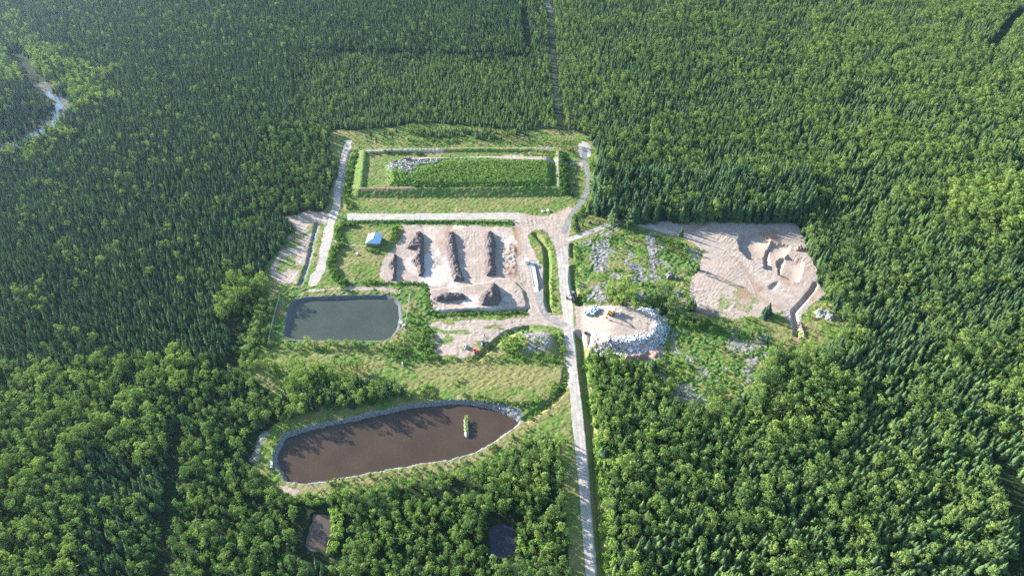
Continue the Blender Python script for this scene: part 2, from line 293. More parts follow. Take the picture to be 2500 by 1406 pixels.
def terrain_mat():
    m, n, L, o = newmat('site_ground')
    p = n.new('ShaderNodeBsdfPrincipled'); L.new(p.outputs[0], o.inputs[0])
    p.inputs['Roughness'].default_value = .95; p.inputs['Specular IOR Level'].default_value = .1
    gm = n.new('ShaderNodeNewGeometry'); pos = gm.outputs['Position']
    nA = noise(n, L, pos, .9, 4); nB = noise(n, L, pos, .13, 4); nC = noise(n, L, pos, 2.2, 3); nD = noise(n, L, pos, .35, 4)
    ch = {}
    for a, keys in (('mA', ('dry', 'weeds', 'slash', 'forest')), ('mB', ('gravel', 'dirt', 'red', 'asph')), ('mC', ('riprap', 'liner', 'pale', 'spare'))):
        t = nd(n, 'ShaderNodeAttribute', attribute_name=a)
        s = n.new('ShaderNodeSeparateColor'); L.new(t.outputs['Color'], s.inputs[0])
        for k, so in zip(keys, (s.outputs[0], s.outputs[1], s.outputs[2], t.outputs['Alpha'])): ch[k] = so
    def fac(k, nz, amp=.5, lo=.3, hi=.7):       # weight broken up by a noise so edges are ragged
        a = n.new('ShaderNodeMath'); a.operation = 'MULTIPLY_ADD'
        L.new(nz, a.inputs[0]); a.inputs[1].default_value = amp; a.inputs[2].default_value = -amp*.5
        b = n.new('ShaderNodeMath'); b.operation = 'ADD'; L.new(ch[k], b.inputs[0]); L.new(a.outputs[0], b.inputs[1])
        return ramp(n, L, b.outputs[0], lo, hi)
    def two(a, b, nz, lo=.35, hi=.65): return mixc(n, L, ramp(n, L, nz, lo, hi), a, b)
    c = mixc(n, L, ramp(n, L, nB, .4, .62), two((.07,.145,.028), (.15,.225,.05), nA), two((.11,.15,.04), (.20,.22,.065), nA))
    c = mixc(n, L, fac('dry', nA, .9, .15, .9), c, two((.17,.165,.055), (.28,.255,.11), nC))
    c = mixc(n, L, fac('weeds', nA, .7), c, two((.05,.11,.03), (.14,.22,.05), nC))
    c = mixc(n, L, fac('forest', nD, .3), c, two((.016,.028,.013), (.035,.055,.022), nA))
    c = mixc(n, L, fac('slash', nA, .8), c, two((.22,.20,.185), (.34,.32,.305), nC))
    dirt = two((.30,.225,.18), (.42,.34,.285), nD, .3, .7)
    dirt = mixc(n, L, ramp(n, L, nC, .35, .75), dirt, mixc(n, L, .5, dirt, (.50,.43,.37)))
    c = mixc(n, L, fac('dirt', nA, .6), c, dirt)
    c = mixc(n, L, fac('red', nD, .6), c, two((.27,.155,.095), (.36,.235,.16), nA))
    c = mixc(n, L, fac('pale', nD, .5, .3, 1.0), c, (.54,.475,.43))
    c = mixc(n, L, fac('gravel', nA, .4), c, two((.37,.33,.285), (.48,.435,.385), nD))
    c = mixc(n, L, fac('asph', nA, .3), c, two((.19,.18,.175), (.26,.25,.24), nD))
    c = mixc(n, L, fac('riprap', nC, .6), c, two((.11,.12,.12), (.30,.30,.29), nC, .4, .6))
    c = mixc(n, L, fac('liner', nC, .2), c, two((.085,.09,.10), (.16,.165,.175), nC))
    L.new(c, p.inputs['Base Color'])
    b = n.new('ShaderNodeBump'); b.inputs['Strength'].default_value = .5; b.inputs['Distance'].default_value = .25
    L.new(nC, b.inputs['Height']); L.new(b.outputs[0], p.inputs['Normal'])
    return m
M_GROUND = terrain_mat()

def leafmat(name, dark, light, trans=.3, hue=(1.0, 1.0, 1.0)):
    m, n, L, o = newmat(name)
    at = nd(n, 'ShaderNodeAttribute', attribute_type='INSTANCER', attribute_name='tint')
    oi = n.new('ShaderNodeObjectInfo'); gm = n.new('ShaderNodeNewGeometry')
    a = n.new('ShaderNodeMath'); a.operation = 'MULTIPLY_ADD'; L.new(oi.outputs['Random'], a.inputs[0]); a.inputs[1].default_value = .22; L.new(at.outputs['Fac'], a.inputs[2])
    b = n.new('ShaderNodeMath'); b.operation = 'MULTIPLY_ADD'; L.new(gm.outputs['Random Per Island'], b.inputs[0]); b.inputs[1].default_value = .5; L.new(a.outputs[0], b.inputs[2])
    e = n.new('ShaderNodeMath'); e.operation = 'SUBTRACT'; L.new(b.outputs[0], e.inputs[0]); e.inputs[1].default_value = .34; e.use_clamp = True
    c = mixc(n, L, e.outputs[0], dark, light)
    d = n.new('ShaderNodeBsdfDiffuse'); t = n.new('ShaderNodeBsdfTranslucent')
    L.new(c, d.inputs[0])
    ct = mixc(n, L, 1.0, c, (1.1, 1.25, .6), 'MULTIPLY'); L.new(ct, t.inputs[0])
    s = n.new('ShaderNodeMixShader'); s.inputs[0].default_value = trans
    L.new(d.outputs[0], s.inputs[1]); L.new(t.outputs[0], s.inputs[2]); L.new(s.outputs[0], o.inputs[0])
    return m
M_NEEDLE = leafmat('spruce_needles', (.034,.086,.060), (.215,.305,.105), .26)
M_LEAF = leafmat('broad_leaves', (.045,.120,.052), (.31,.40,.105), .30)
M_PINE = leafmat('pine_needles', (.055,.11,.07), (.17,.25,.10), .2)
M_SHRUB = leafmat('shrub_leaves', (.055,.145,.045), (.30,.42,.10), .32)
M_RUST = leafmat('rust_leaves', (.22,.09,.04), (.38,.17,.08), .2)
M_BARK = simple('bark', (.10,.085,.07), .9)
M_PALEBARK = simple('pale_bark', (.17,.155,.135), .9)
M_DEAD = simple('dead_wood', (.30,.25,.22), .9)

# ------------------------------------------------------------------ object helpers
def link(o, parent=None):
    COL.objects.link(o)
    if parent is not None: o.parent = parent
    return o
def tag(o, label=None, cat=None, group=None, kind=None):
    if label: o['label'] = label
    if cat: o['category'] = cat
    if group: o['group'] = group
    if kind: o['kind'] = kind
    return o
def empty(name, loc, rz=0, label=None, cat=None, group=None):
    o = bpy.data.objects.new(name, None); o.empty_display_size = .5
    o.location = loc; o.rotation_euler = (0, 0, rz); link(o)
    return tag(o, label, cat, group)
class MB:
    def __init__(s): s.v = []; s.f = []
    def add(s, vs, fs):
        k = len(s.v); s.v += [tuple(map(float, p)) for p in vs]; s.f += [tuple(k+i for i in q) for q in fs]; return s
    def box(s, c, d, rz=0, tx=1, ty=1):
        a, b, h = d[0]/2, d[1]/2, d[2]/2; ca, sa = math.cos(rz), math.sin(rz)
        vs = []
        for z, fx, fy in ((-h, 1, 1), (h, tx, ty)):
            for x, y in ((-a, -b), (a, -b), (a, b), (-a, b)):
                x *= fx; y *= fy; vs.append((c[0]+x*ca-y*sa, c[1]+x*sa+y*ca, c[2]+z))
        return s.add(vs, [(3,2,1,0),(4,5,6,7),(0,1,5,4),(1,2,6,5),(2,3,7,6),(3,0,4,7)])
    def cyl(s, p0, p1, r0, r1=None, n=8, caps=True):
        r1 = r0 if r1 is None else r1
        p0 = Vector(p0); p1 = Vector(p1); d = (p1-p0).normalized()
        a = d.orthogonal().normalized(); b = d.cross(a)
        vs = [p+(a*math.cos(2*math.pi*i/n)+b*math.sin(2*math.pi*i/n))*r for p, r in ((p0, r0), (p1, r1)) for i in range(n)]
        fs = [(i, (i+1) % n, n+(i+1) % n, n+i) for i in range(n)]
        if caps: fs += [tuple(range(n))[::-1], tuple(range(n, 2*n))]
        return s.add(vs, fs)
    def beam(s, p0, p1, w, h):
        p0 = Vector(p0); p1 = Vector(p1); d = (p1-p0).normalized()
        up = Vector((0, 0, 1)) if abs(d.z) < .95 else Vector((1, 0, 0))
        a = d.cross(up).normalized()*w/2; b = a.cross(d).normalized()*h/2
        return s.add([p+q for p in (p0, p1) for q in (-a-b, a-b, a+b, -a+b)], [(3,2,1,0),(4,5,6,7),(0,1,5,4),(1,2,6,5),(2,3,7,6),(3,0,4,7)])
    def lump(s, c, r, sq=.7, seed=0, n=7, m=4):
        q = random.Random(seed); ph = [q.uniform(.7, 1.25) for _ in range(n*(m+1))]
        vs = []
        for j in range(m+1):
            t = math.pi*j/m
            for i in range(n):
                a = 2*math.pi*i/n+j*.4; k = ph[j*n+i]
                vs.append((c[0]+r*k*math.sin(t)*math.cos(a), c[1]+r*k*math.sin(t)*math.sin(a), c[2]+r*sq*k*math.cos(t)))
        fs = [(j*n+i, (j+1)*n+i, (j+1)*n+(i+1) % n, j*n+(i+1) % n) for j in range(m) for i in range(n)]
        return s.add(vs, fs)
    def mesh(s, name, *mats):
        me = bpy.data.meshes.new(name); me.from_pydata(s.v, [], s.f); me.validate(); me.update()
        for m in mats: me.materials.append(m)
        return me
    def build(s, name, mat, parent=None, smooth=False, loc=None):
        me = s.mesh(name, mat)
        if smooth: me.polygons.foreach_set('use_smooth', [True]*len(me.polygons))
        o = bpy.data.objects.new(name, me); link(o, parent)
        if loc: o.location = loc
        return o
def npmesh(name, V, Fq, mat, uvn=None):
    me = bpy.data.meshes.new(name)
    me.vertices.add(len(V)); me.vertices.foreach_set('co', np.ascontiguousarray(V, np.float32).ravel())
    k = Fq.shape[1]
    me.loops.add(Fq.size); me.loops.foreach_set('vertex_index', Fq.astype(np.int32).ravel())
    me.polygons.add(len(Fq)); me.polygons.foreach_set('loop_start', np.arange(0, Fq.size, k, dtype=np.int32))
    me.update(calc_edges=True)
    if mat is not None: me.materials.append(mat)
    return me

# ------------------------------------------------------------------ terrain objects
cls = np.zeros((NY-1, NX-1), int)
def cellm(a): return (a[:-1, :-1]+a[1:, :-1]+a[:-1, 1:]+a[1:, 1:])/4
cls[cellm(np.maximum(yard, lot)) > .5] = 2
cls[cellm(padc) > .5] = 3
cls[cellm(pit) > .5] = 4
cls[cellm(wpad) > .5] = 5
cls[cellm(np.maximum.reduce([road, loop, track])) > .5] = 1
ids = np.arange(NY*NX).reshape(NY, NX)
quads = np.stack([ids[:-1, :-1], ids[:-1, 1:], ids[1:, 1:], ids[1:, :-1]], -1)
dzx = np.gradient(hz, ST, axis=1); dzy = np.gradient(hz, ST, axis=0)
NN = np.stack([-dzx, -dzy, np.ones_like(hz)], -1); NN /= np.linalg.norm(NN, axis=-1, keepdims=True)
NN = NN.reshape(-1, 3); VT = np.stack([XX, YY, hz], -1).reshape(-1, 3)
def pack(*ks): return np.stack([np.clip(W[k], 0, 1) if k in W else Z0 for k in ks], -1).reshape(-1, 4)
AT = {'mA': pack('dry', 'weeds', 'slash', 'forest'), 'mB': pack('gravel', 'dirt', 'red', 'asph'), 'mC': pack('riprap', 'liner', 'pale', 'none')}
for k, name in enumerate(('ground', 'gravel_road', 'yard_ground', 'compost_ground', 'pit_ground', 'landfill_ground')):
    q = quads[cls == k]
    used, inv = np.unique(q, return_inverse=True)
    me = npmesh(name, VT[used], inv.reshape(-1, 4), M_GROUND)
    for a, arr in AT.items():
        t = me.attributes.new(a, 'FLOAT_COLOR', 'POINT'); t.data.foreach_set('color', arr[used].astype(np.float32).ravel())
    me.polygons.foreach_set('use_smooth', [True]*len(me.polygons))
    me.normals_split_custom_set_from_vertices(NN[used].tolist())
    tag(link(bpy.data.objects.new(name, me)), kind='structure')
# wider ground out to the horizon, with a hole where the finer sheet lies
M_FLOOR, n, L, o = newmat('forest_floor')
p = n.new('ShaderNodeBsdfPrincipled'); L.new(p.outputs[0], o.inputs[0]); p.inputs['Roughness'].default_value = 1; p.inputs['Specular IOR Level'].default_value = .05
gm = n.new('ShaderNodeNewGeometry')
c = mixc(n, L, ramp(n, L, noise(n, L, gm.outputs['Position'], .6, 4), .35, .65), (.016,.028,.014), (.035,.055,.024))
c = mixc(n, L, ramp(n, L, noise(n, L, gm.outputs['Position'], .05, 3), .5, .75), c, (.04,.065,.025))
L.new(c, p.inputs['Base Color'])
xs = [-9000, -3000, -1200, -600, GX0, GX1, 600, 1200, 3000, 9000]; ys = [-9000, -3000, -600, GY0, GY1, 800, 1100, 2500, 6000, 14000]
mb = MB(); mb.v = [(x, y, 0.0) for y in ys for x in xs]
for j in range(len(ys)-1):
    for i in range(len(xs)-1):
        if xs[i] == GX0 and ys[j] == GY0: continue
        a = j*len(xs)+i; mb.f.append((a, a+1, a+1+len(xs), a+len(xs)))
tag(mb.build('forest_ground', M_FLOOR), kind='structure')

# ------------------------------------------------------------------ water
def water_mat(name, col, rough=.12, spec=.5):
    m, n, L, o = newmat(name)
    p = n.new('ShaderNodeBsdfPrincipled'); L.new(p.outputs[0], o.inputs[0])
    gm = n.new('ShaderNodeNewGeometry')
    f = noise(n, L, gm.outputs['Position'], .06, 3)
    L.new(mixc(n, L, ramp(n, L, f, .3, .7), tuple(x*.88 for x in col), tuple(x*1.1 for x in col)), p.inputs['Base Color'])
    p.inputs['Roughness'].default_value = rough; p.inputs['Specular IOR Level'].default_value = spec
    b = n.new('ShaderNodeBump'); b.inputs['Strength'].default_value = .06; b.inputs['Distance'].default_value = .1
    L.new(noise(n, L, gm.outputs['Position'], 1.8, 2), b.inputs['Height']); L.new(b.outputs[0], p.inputs['Normal'])
    return m
def sheet(name, poly, z, mat):
    poly = np.array(poly); c = poly.mean(0); e = poly-c; poly = c+e*(1+1.2/np.linalg.norm(e, axis=1, keepdims=True))
    mb = MB(); mb.add([(x, y, z) for x, y in poly], [tuple(range(len(poly)))])
    return tag(mb.build(name, mat), kind='structure')
M_W1 = water_mat('green_grey_water', (.055,.066,.048), .15, .35); M_W2 = water_mat('brown_water', (.066,.045,.030), .15, .3); M_W3 = water_mat('murky_water', (.10,.07,.05)); M_W4 = water_mat('dark_water', (.02,.02,.03))
sheet('pond_water', G(LPOND), -1.5, M_W1); sheet('pond_water', G(BPOND), -1.7, M_W2)
sheet('pond_water', G(POND3), -.9, M_W3); sheet('pond_water', G(POND4), -.9, M_W4)
sheet('pond_water', G(DPOND), -.9, M_W4); sheet('puddle_water', G(PUDDLE), -.75, water_mat('puddle_water', (.09,.10,.10)))
def ribbon(name, pts, half, z, mat, wob=.5, step=3.0):
    P = G(pts); mb = MB(); prev = None
    ctr = []
    for i in range(len(P)-1):
        k = max(2, int(np.linalg.norm(P[i+1]-P[i])/step))
        for j in range(k): ctr.append(P[i]+(P[i+1]-P[i])*j/k)
    ctr.append(P[-1]); ctr = np.array(ctr)
    for _ in range(6): ctr[1:-1] = (ctr[:-2]+ctr[2:])/4+ctr[1:-1]/2
    t = np.gradient(ctr, axis=0); t /= np.linalg.norm(t, axis=1, keepdims=True)
    for i, (c, d) in enumerate(zip(ctr, t)):
        w = half*(1+wob*2*(float(vn(i*.31, 5, 11))-.5)); w2 = half*(1+wob*2*(float(vn(i*.27, 9, 12))-.5))
        mb.v += [(c[0]-d[1]*w, c[1]+d[0]*w, z), (c[0]+d[1]*w2, c[1]-d[0]*w2, z)]
        if i: mb.f.append((2*i-2, 2*i-1, 2*i+1, 2*i))
    return tag(mb.build(name, mat), kind='structure')
M_MARSH = simple('marsh', (.09,.10,.075), 1, 0, .5, .3)
ribbon('marsh_ground', RIVER[2:], 12, .05, M_MARSH, .5)
ribbon('river_water', RIVER[3:], 4.2, .12, water_mat('river_water', (.07,.11,.17), .15, .5), 1.6)
ribbon('forest_path', FARTRACK, 2.4, .06, simple('worn_track', (.03,.05,.025), 1, 0, .5, .25), .5)
ribbon('forest_path', FARTRACK[:3]+[(1345,30)], 3.0, .10, simple('far_gravel', (.15,.15,.15), 1, 0, .1, .3), .1)

# ------------------------------------------------------------------ tree shapes
def spruce(seed, h=10.0, r=1.55, full=1.0):
    q = random.Random(seed); C = MB(); T = MB()
    T.cyl((0, 0, -.3), (0, 0, h*.97), .16, .03, 5, False)
    n = 13
    for i in range(n):
        t = i/(n-1); z = h*(.07+.88*t); rr = r*full*(1-t)**.85*q.uniform(.82, 1.15)+.16
        k = max(4, int(8-3*t)); a0 = q.uniform(0, 6.28); rr *= q.uniform(.85, 1.12)
        for j in range(k):
            a = a0+6.28*j/k+q.uniform(-.25, .25); l = rr*q.uniform(.7, 1.2); w = .34*l+.16
            ca, sa = math.cos(a), math.sin(a); dz = -.30*l-.1
            zz = z+q.uniform(-.2, .2)
            C.add([(0, 0, zz+.35), (ca*l*.6-sa*w, sa*l*.6+ca*w, zz+dz*.45), (ca*l, sa*l, zz+dz), (ca*l*.6+sa*w, sa*l*.6-ca*w, zz+dz*.45)], [(0, 1, 2, 3)])
            if i < n-3 and q.random() < .5:
                C.add([(ca*l*.2, sa*l*.2, zz+.1), (ca*l*.5-sa*w*.8, sa*l*.5+ca*w*.8, zz+dz*.5-.15), (ca*l*.7, sa*l*.7, zz+dz-.5)], [(0, 1, 2)])
    for j in range(3):
        a = 2.1*j+q.uniform(0, 1); C.add([(.22*math.cos(a), .22*math.sin(a), h*.9), (.22*math.cos(a+2), .22*math.sin(a+2), h*.9), (0, 0, h*1.02)], [(0, 1, 2)])
    return C, T
def leafquad(C, p, nrm, s, q):
    nrm = Vector(nrm)+Vector((q.uniform(-.6, .6), q.uniform(-.6, .6), q.uniform(-.45, .6)))
    if nrm.length < .05: nrm = Vector((0, 0, 1))
    nrm.normalize(); a = nrm.orthogonal().normalized(); a.rotate(Matrix.Rotation(q.uniform(0, 6.28), 3, nrm)); b = nrm.cross(a)
    s1 = s*q.uniform(.7, 1.25); s2 = s*q.uniform(.55, 1.0); p = Vector(p)
    C.add([p-a*s1, p-b*s2*.7+nrm*.1*s, p+a*s1, p+b*s2-nrm*.1*s], [(0, 1, 2, 3)])
def clumpy(C, clumps, per, s, q):
    for (c, r) in clumps:
        for _ in range(int(per*r*r)):
            d = Vector((q.gauss(0, 1), q.gauss(0, 1), q.gauss(0, 1)+.25)).normalized()
            if d.z < -.55: continue
            k = q.uniform(.72, 1.06)
            leafquad(C, (c[0]+d.x*r*k, c[1]+d.y*r*k, c[2]+d.z*r*.9*k), d, s, q)
def broad(seed, h=10.0, R_=2.7, nc=9, s=.42, per=26, low=.38):
    q = random.Random(seed); C = MB(); T = MB(); cl = []
    zc = h*(1+low)/2; hh = h*(1-low)/2
    T.cyl((0, 0, -.3), (0, 0, h*.5), .2, .13, 6, False)
    for i in range(nc):
        a = 2.4*i+q.uniform(-.9, .9); t = (i+q.uniform(.1, .9))/nc
        z = zc+hh*(2*t-1)*.78; rad = R_*.66*math.sqrt(max(.04, 1-((2*t-1)*.9)**2))*q.uniform(.45, 1.25)
        r = R_*q.uniform(.24, .56)
        c = (math.cos(a)*rad, math.sin(a)*rad, z); cl.append((c, r))
        T.cyl((0, 0, h*q.uniform(.25, .5)), (c[0]*.8, c[1]*.8, c[2]-.2), .09, .03, 4, False)
    cl.append(((q.uniform(-.3, .3)*R_, q.uniform(-.3, .3)*R_, zc+hh*.5), R_*q.uniform(.3, .5)))
    for _ in range(26):
        p_ = (q.gauss(0, .55)*R_, q.gauss(0, .55)*R_, zc+hh*q.uniform(-.9, 1.05)); leafquad(C, p_, (0, 0, 1), s*1.1, q)
    clumpy(C, cl, per, s, q)
    return C, T
def pine(seed, h=15.0):
    q = random.Random(seed); C = MB(); T = MB(); cl = []
    T.cyl((0, 0, -.3), (0, 0, h*.97), .24, .05, 6, False)
    for i in range(13):
        t = i/12; z = h*(.34+.63*t); a = 2.4*i+q.uniform(-.5, .5); rad = (1-t)**.6*2.1*q.uniform(.5, 1.1)
        c = (math.cos(a)*rad, math.sin(a)*rad, z); cl.append((c, q.uniform(.75, 1.15)*(1.1-.4*t)))
        T.cyl((0, 0, z-.4), c, .07, .03, 4, False)
    clumpy(C, cl, 34, .34, q)
    return C, T
def dead(seed, h=9.0):
    q = random.Random(seed); C = MB(); T = MB()
    T.cyl((0, 0, -.3), (q.uniform(-.3, .3), q.uniform(-.3, .3), h), .17, .04, 5, False)
    for i in range(26):
        z = h*q.uniform(.25, .97); a = q.uniform(0, 6.28); l = (1.1-z/h)*1.9*q.uniform(.5, 1.2)+.2
        C.cyl((0, 0, z), (math.cos(a)*l, math.sin(a)*l, z+l*q.uniform(-.2, .35)), .06, .015, 3, False)
    return C, T
def shrub(seed, h=2.0, r=1.15):
    q = random.Random(seed); C = MB(); T = MB()
    for j in range(4):
        a = 1.6*j; T.cyl((0, 0, -.15), (math.cos(a)*r*.4, math.sin(a)*r*.4, h*.6), .05, .02, 4, False)
    cl = [((math.cos(2.2*i)*r*.45*q.uniform(.4, 1.1), math.sin(2.2*i)*r*.45*q.uniform(.4, 1.1), h*(.36+.1*i)), r*q.uniform(.42, .62)) for i in range(5)]
    clumpy(C, cl, 58, .25, q)
    return C, T
KINDS = {}
def kind(name, makers, leaf, bark):
    cr, tr, both = [], [], []
    for i, (C, T) in enumerate(makers):
        cr.append(C.mesh(name+'_crown', leaf)); tr.append(T.mesh(name+'_trunk', bark))
        B = MB(); B.add(C.v, C.f); B.add(T.v, T.f); me = B.mesh(name+'_whole', leaf, bark)
        mi = [0]*len(C.f)+[1]*len(T.f)
        if len(me.polygons) == len(mi): me.polygons.foreach_set('material_index', mi)
        both.append(me)
    KINDS[name] = (cr, tr, both)
kind('spruce_tree', [spruce(i, 10, random.Random(i).uniform(1.5, 2.0) if i < 5 else random.Random(i).uniform(2.3, 3.0), random.Random(i+50).uniform(.9, 1.1)) for i in range(10)], M_NEEDLE, M_BARK)
kind('broadleaf_tree', [broad(100+i, 10, random.Random(i).uniform(1.5, 2.75), 5+i % 7, random.Random(i+9).uniform(.22, .30), 58, random.Random(i+5).uniform(.08, .34)) for i in range(12)], M_LEAF, M_PALEBARK)
kind('pine_tree', [pine(200+i) for i in range(4)], M_PINE, M_BARK)
kind('dead_tree', [dead(300+i) for i in range(3)], M_DEAD, M_DEAD)
kind('shrub', [shrub(400+i) for i in range(6)], M_SHRUB, M_BARK)
kind('rusty_shrub', [shrub(450)], M_RUST, M_BARK)

# ------------------------------------------------------------------ where the woods stand
def P2(pts): return np.array(pts, float)
# zone: polygon on the ground plane, share of broadleaf cells, share of spruce cells, heights, tints
ZONES = [
 ([(-900,-400),(640,-400),(720,120),(800,330),(790,560),(560,900),(430,930),(-900,930)], .10, .95, 8.5, 9.0, .5, .36),
 ([(-100,60),(60,40),(150,150),(300,190),(330,250),(180,290),(100,200),(-100,250)], .55, .5, 10, 10.5, .7, .4),
 ([(-200,240),(60,250),(130,290),(90,330),(-200,420)], .35, .45, 9, 10, .35, .05),
 ([(-100,380),(100,330),(170,300),(200,340),(120,400),(-100,470)], .45, .6, 9, 9.5, .7, .3),
 ([(700,-200),(1300,-200),(1300,130),(700,130)], .12, .9, 8.5, 9.5, .5, .36),
 ([(716,136),(1290,145),(1320,60),(1420,60),(1450,330),(1250,335),(1050,308),(900,318),(800,318),(735,285)], .22, .72, 6.5, 6.4, .6, .68),
 ([(1296,-100),(1420,-100),(1465,340),(1320,330),(1325,150)], .62, .3, 6.5, 6.5, .6, .6),
 ([(1430,-200),(2700,-200),(2700,900),(2060,900),(1450,540),(1450,120)], .36, .7, 9.4, 9.4, .5, .48),
 ([(1900,-200),(2800,-200),(2800,700),(2000,560)], .55, .55, 9.8, 9.4, .58, .58),
 ([(1445,120),(1480,250),(1530,340),(1490,360),(1440,200)], .3, .65, 8, 8.5, .7, .6),
 ([(640,300),(790,300),(805,345),(800,420),(770,520),(690,530),(640,570),(585,570),(600,480),(620,400)], .86, .4, 8, 8.5, .32, .15),
 ([(-300,930),(420,880),(500,880),(480,1000),(440,1100),(360,1180),(240,1150),(200,1250),(250,1600),(-400,1600)], .80, .35, 10.5, 9, .62, .3),
 ([(-300,1000),(250,960),(300,1080),(180,1300),(150,1600),(-400,1600)], .97, .05, 10.5, 8, .55, .1),
 ([(200,1110),(350,1150),(420,1100),(425,1290),(345,1350),(200,1340)], .30, .85, 9, 9, .7, .35),
 ([(320,1330),(480,1190),(640,1185),(760,1215),(760,1600),(330,1600)], .97, .05, 8, 8, .42, .1),
 ([(480,880),(600,915),(700,945),(690,1005),(625,1060),(600,1100),(625,1190),(480,1190),(430,1120)], .75, .4, 8.5, 8, .42, .3),
 ([(700,1200),(760,1190),(1000,1150),(1170,1115),(1250,1075),(1320,1030),(1395,1010),(1400,1300),(1400,1600),(770,1600),(815,1350),(830,1250)], .96, .06, 8.5, 7, .5, .2),
 ([(1200,1160),(1300,1085),(1385,1072),(1395,1240),(1220,1250)], .97, .05, 10.5, 8, .55, .2),
 ([(1440,865),(1560,885),(1640,985),(1840,980),(2300,860),(2800,800),(2800,1700),(1440,1700)], .52, .58, 10.2, 8.4, .5, .58),
 ([(1440,865),(1540,880),(1580,980),(1560,1200),(1600,1600),(1440,1600)], .82, .25, 9.5, 9, .62, .4),
 ([(1850,865),(1990,870),(2090,950),(2060,1090),(1920,1060),(1835,985)], .95, .15, 12, 9, .50, .3),
 ([(2310,480),(2500,440),(2560,560),(2420,570),(2320,540)], .95, .1, 13, 9, .75, .3),
 ([(2000,640),(2060,640),(2120,860),(2010,870)], .75, .4, 10, 9, .5, .25),
 ([(2060,980),(2600,980),(2600,1600),(2150,1600)], .50, .6, 9.6, 8.6, .62, .55),
]
WOODS = [   # planted inside the cleared site: polygon, broad share, spruce share, heights, tints
 ([(712,925),(790,905),(830,925),(985,945),(1012,972),(900,990),(800,1003),(700,1022),(672,1015)], .62, .7, 9, 8.5, .6, .15),
 ([(700,930),(750,905),(785,910),(760,960),(705,990)], .95, .2, 11, 8, .7, .1),
 ([(660,1020),(705,985),(720,1012),(672,1045)], .95, .1, 8, 8, .55, .1),
 ([(535,735),(580,690),(650,700),(655,722),(612,745),(575,785),(535,790)], .98, 0, 11.5, 8, .72, .1),
 ([(590,745),(640,712),(668,726),(655,830),(630,890),(596,905),(580,880)], .5, .25, 5.5, 5.5, .5, .2),
 ([(1450,430),(1700,440),(1960,430),(1990,520),(1948,542),(1450,545)], .2, .85, 14, 17, .5, .3),
 ([(1600,772),(1640,765),(1700,783),(1860,812),(1850,828),(1760,815),(1690,806),(1620,800)], 1.0, .03, 5.5, 6, .6, .3),
 ([(1590,718),(1635,722),(1650,775),(1612,775),(1590,748)], .98, .2, 13, 9, .35, .1),
 ([(1475,705),(1540,705),(1560,760),(1500,760),(1480,740)], .85, 0, 11.5, 9, .95, .1),
 ([(990,318),(1100,316),(1260,322),(1300,332),(1200,343),(1050,337),(1000,330)], .6, .5, 6.5, 6.5, .6, .4),
 ([(880,335),(970,322),(960,345),(890,350)], .5, .2, 5, 5, .4, .2),
 ([(1362,357),(1412,352),(1408,384),(1368,378)], .85, .1, 5.5, 5, .5, .2),
 ([(1398,540),(1420,525),(1445,520),(1500,535),(1460,548),(1425,560),(1402,566)], .5, .2, 5, 6, .6, .2),
 ([(1700,945),(1760,940),(1780,975),(1720,985)], .3, .05, 8, 8, .3, .1),
 ([(1425,880),(1480,872),(1560,893),(1640,945),(1640,985),(1440,985)], .7, .15, 7.5, 8, .6, .3),
 ([(1860,755),(1874,755),(1876,778),(1858,778)], 0, .9, 5, 12, .3, .02),
]
GAPS = [([(448,1010),(430,1100),(422,1200),(405,1330),(395,1450)], 3.2), ([(560,770),(590,830),(570,900)], 5), ([(1352,1090),(1340,1250)], 1.5), (FARTRACK, 4.0), ([(1280,30),(1292,130)], 4.5), ([(720,130),(1290,140)], 4.0), ([(560,560),(640,520),(690,525)], 2), ([(636,1060),(616,1110)], 4), ([(2450,1150),(2520,1290),(2500,1420)], 6), ([(2490,30),(2420,120)], 5), ([(1700,30),(1900,60)], 2)]
def allowed(x, y):
    fx = ((x-GX0)/ST); fy = ((y-GY0)/ST)
    ok = (fx >= 0) & (fx < NX) & (fy >= 0) & (fy < NY)
    m = np.ones(x.shape)
    m[ok] = W['forest'][fy[ok].astype(int), fx[ok].astype(int)]
    a = m > .6
    for pts, wd in GAPS: a &= dseg(G(pts), x, y, False) > wd*(.7+.6*vn(x/4, y/4, 66))
    a &= dseg(G(RIVER), x, y, False) > 3.5+8*vn(x/9, y/9, 67)
    for P in (POND3, POND4, BPOND): a &= ~inside(G(P), x, y)
    return a
def params(x, y):
    u, v = uv(x, y); k = len(x)
    wob = 26*(fbm(x/16, y/16, 70)-.5); wo2 = 26*(fbm(x/16, y/16, 72)-.5); u2 = u+wob*3+rng.normal(0, 9, k); v2 = v+wo2*1.6+rng.normal(0, 5, k)
    pr = np.tile(np.array([.25, .8, 9, 9.5, .55, .3]), (k, 1))
    for Z in ZONES: pr[inside(P2(Z[0]), u2, v2)] = Z[1:]
    al = allowed(x, y)
    for Z in WOODS:
        s = inside(P2(Z[0]), u, v); pr[s] = Z[1:]; al |= s
    for P in ([(1190,1255),(1280,1255),(1284,1385),(1180,1385)], [(722,1236),(832,1236),(838,1372),(722,1385)], [(1055,1185),(1140,1178),(1182,1212),(1130,1226),(1060,1202)]):
        al &= ~inside(P2(P), u, v)
    return pr, al, u, v
def cells(s, jit=.42):
    xs = np.arange(-760, 760, s); ys = np.arange(112, 985, s*.87)
    X, Y = np.meshgrid(xs, ys); X = X+((np.arange(len(ys)) % 2)*s/2)[:, None]
    X = X+rng.uniform(-jit, jit, X.shape)*s; Y = Y+rng.uniform(-jit, jit, Y.shape)*s
    u, v = uv(X, Y); k = (u > -130) & (u < 2600) & (v > -75)
    return X[k], Y[k]
trees = {k: [] for k in KINDS}             # x, y, z, h, r, rot, variant, tint
bx, by = cells(3.5)
pr, al, u, v = params(bx, by)
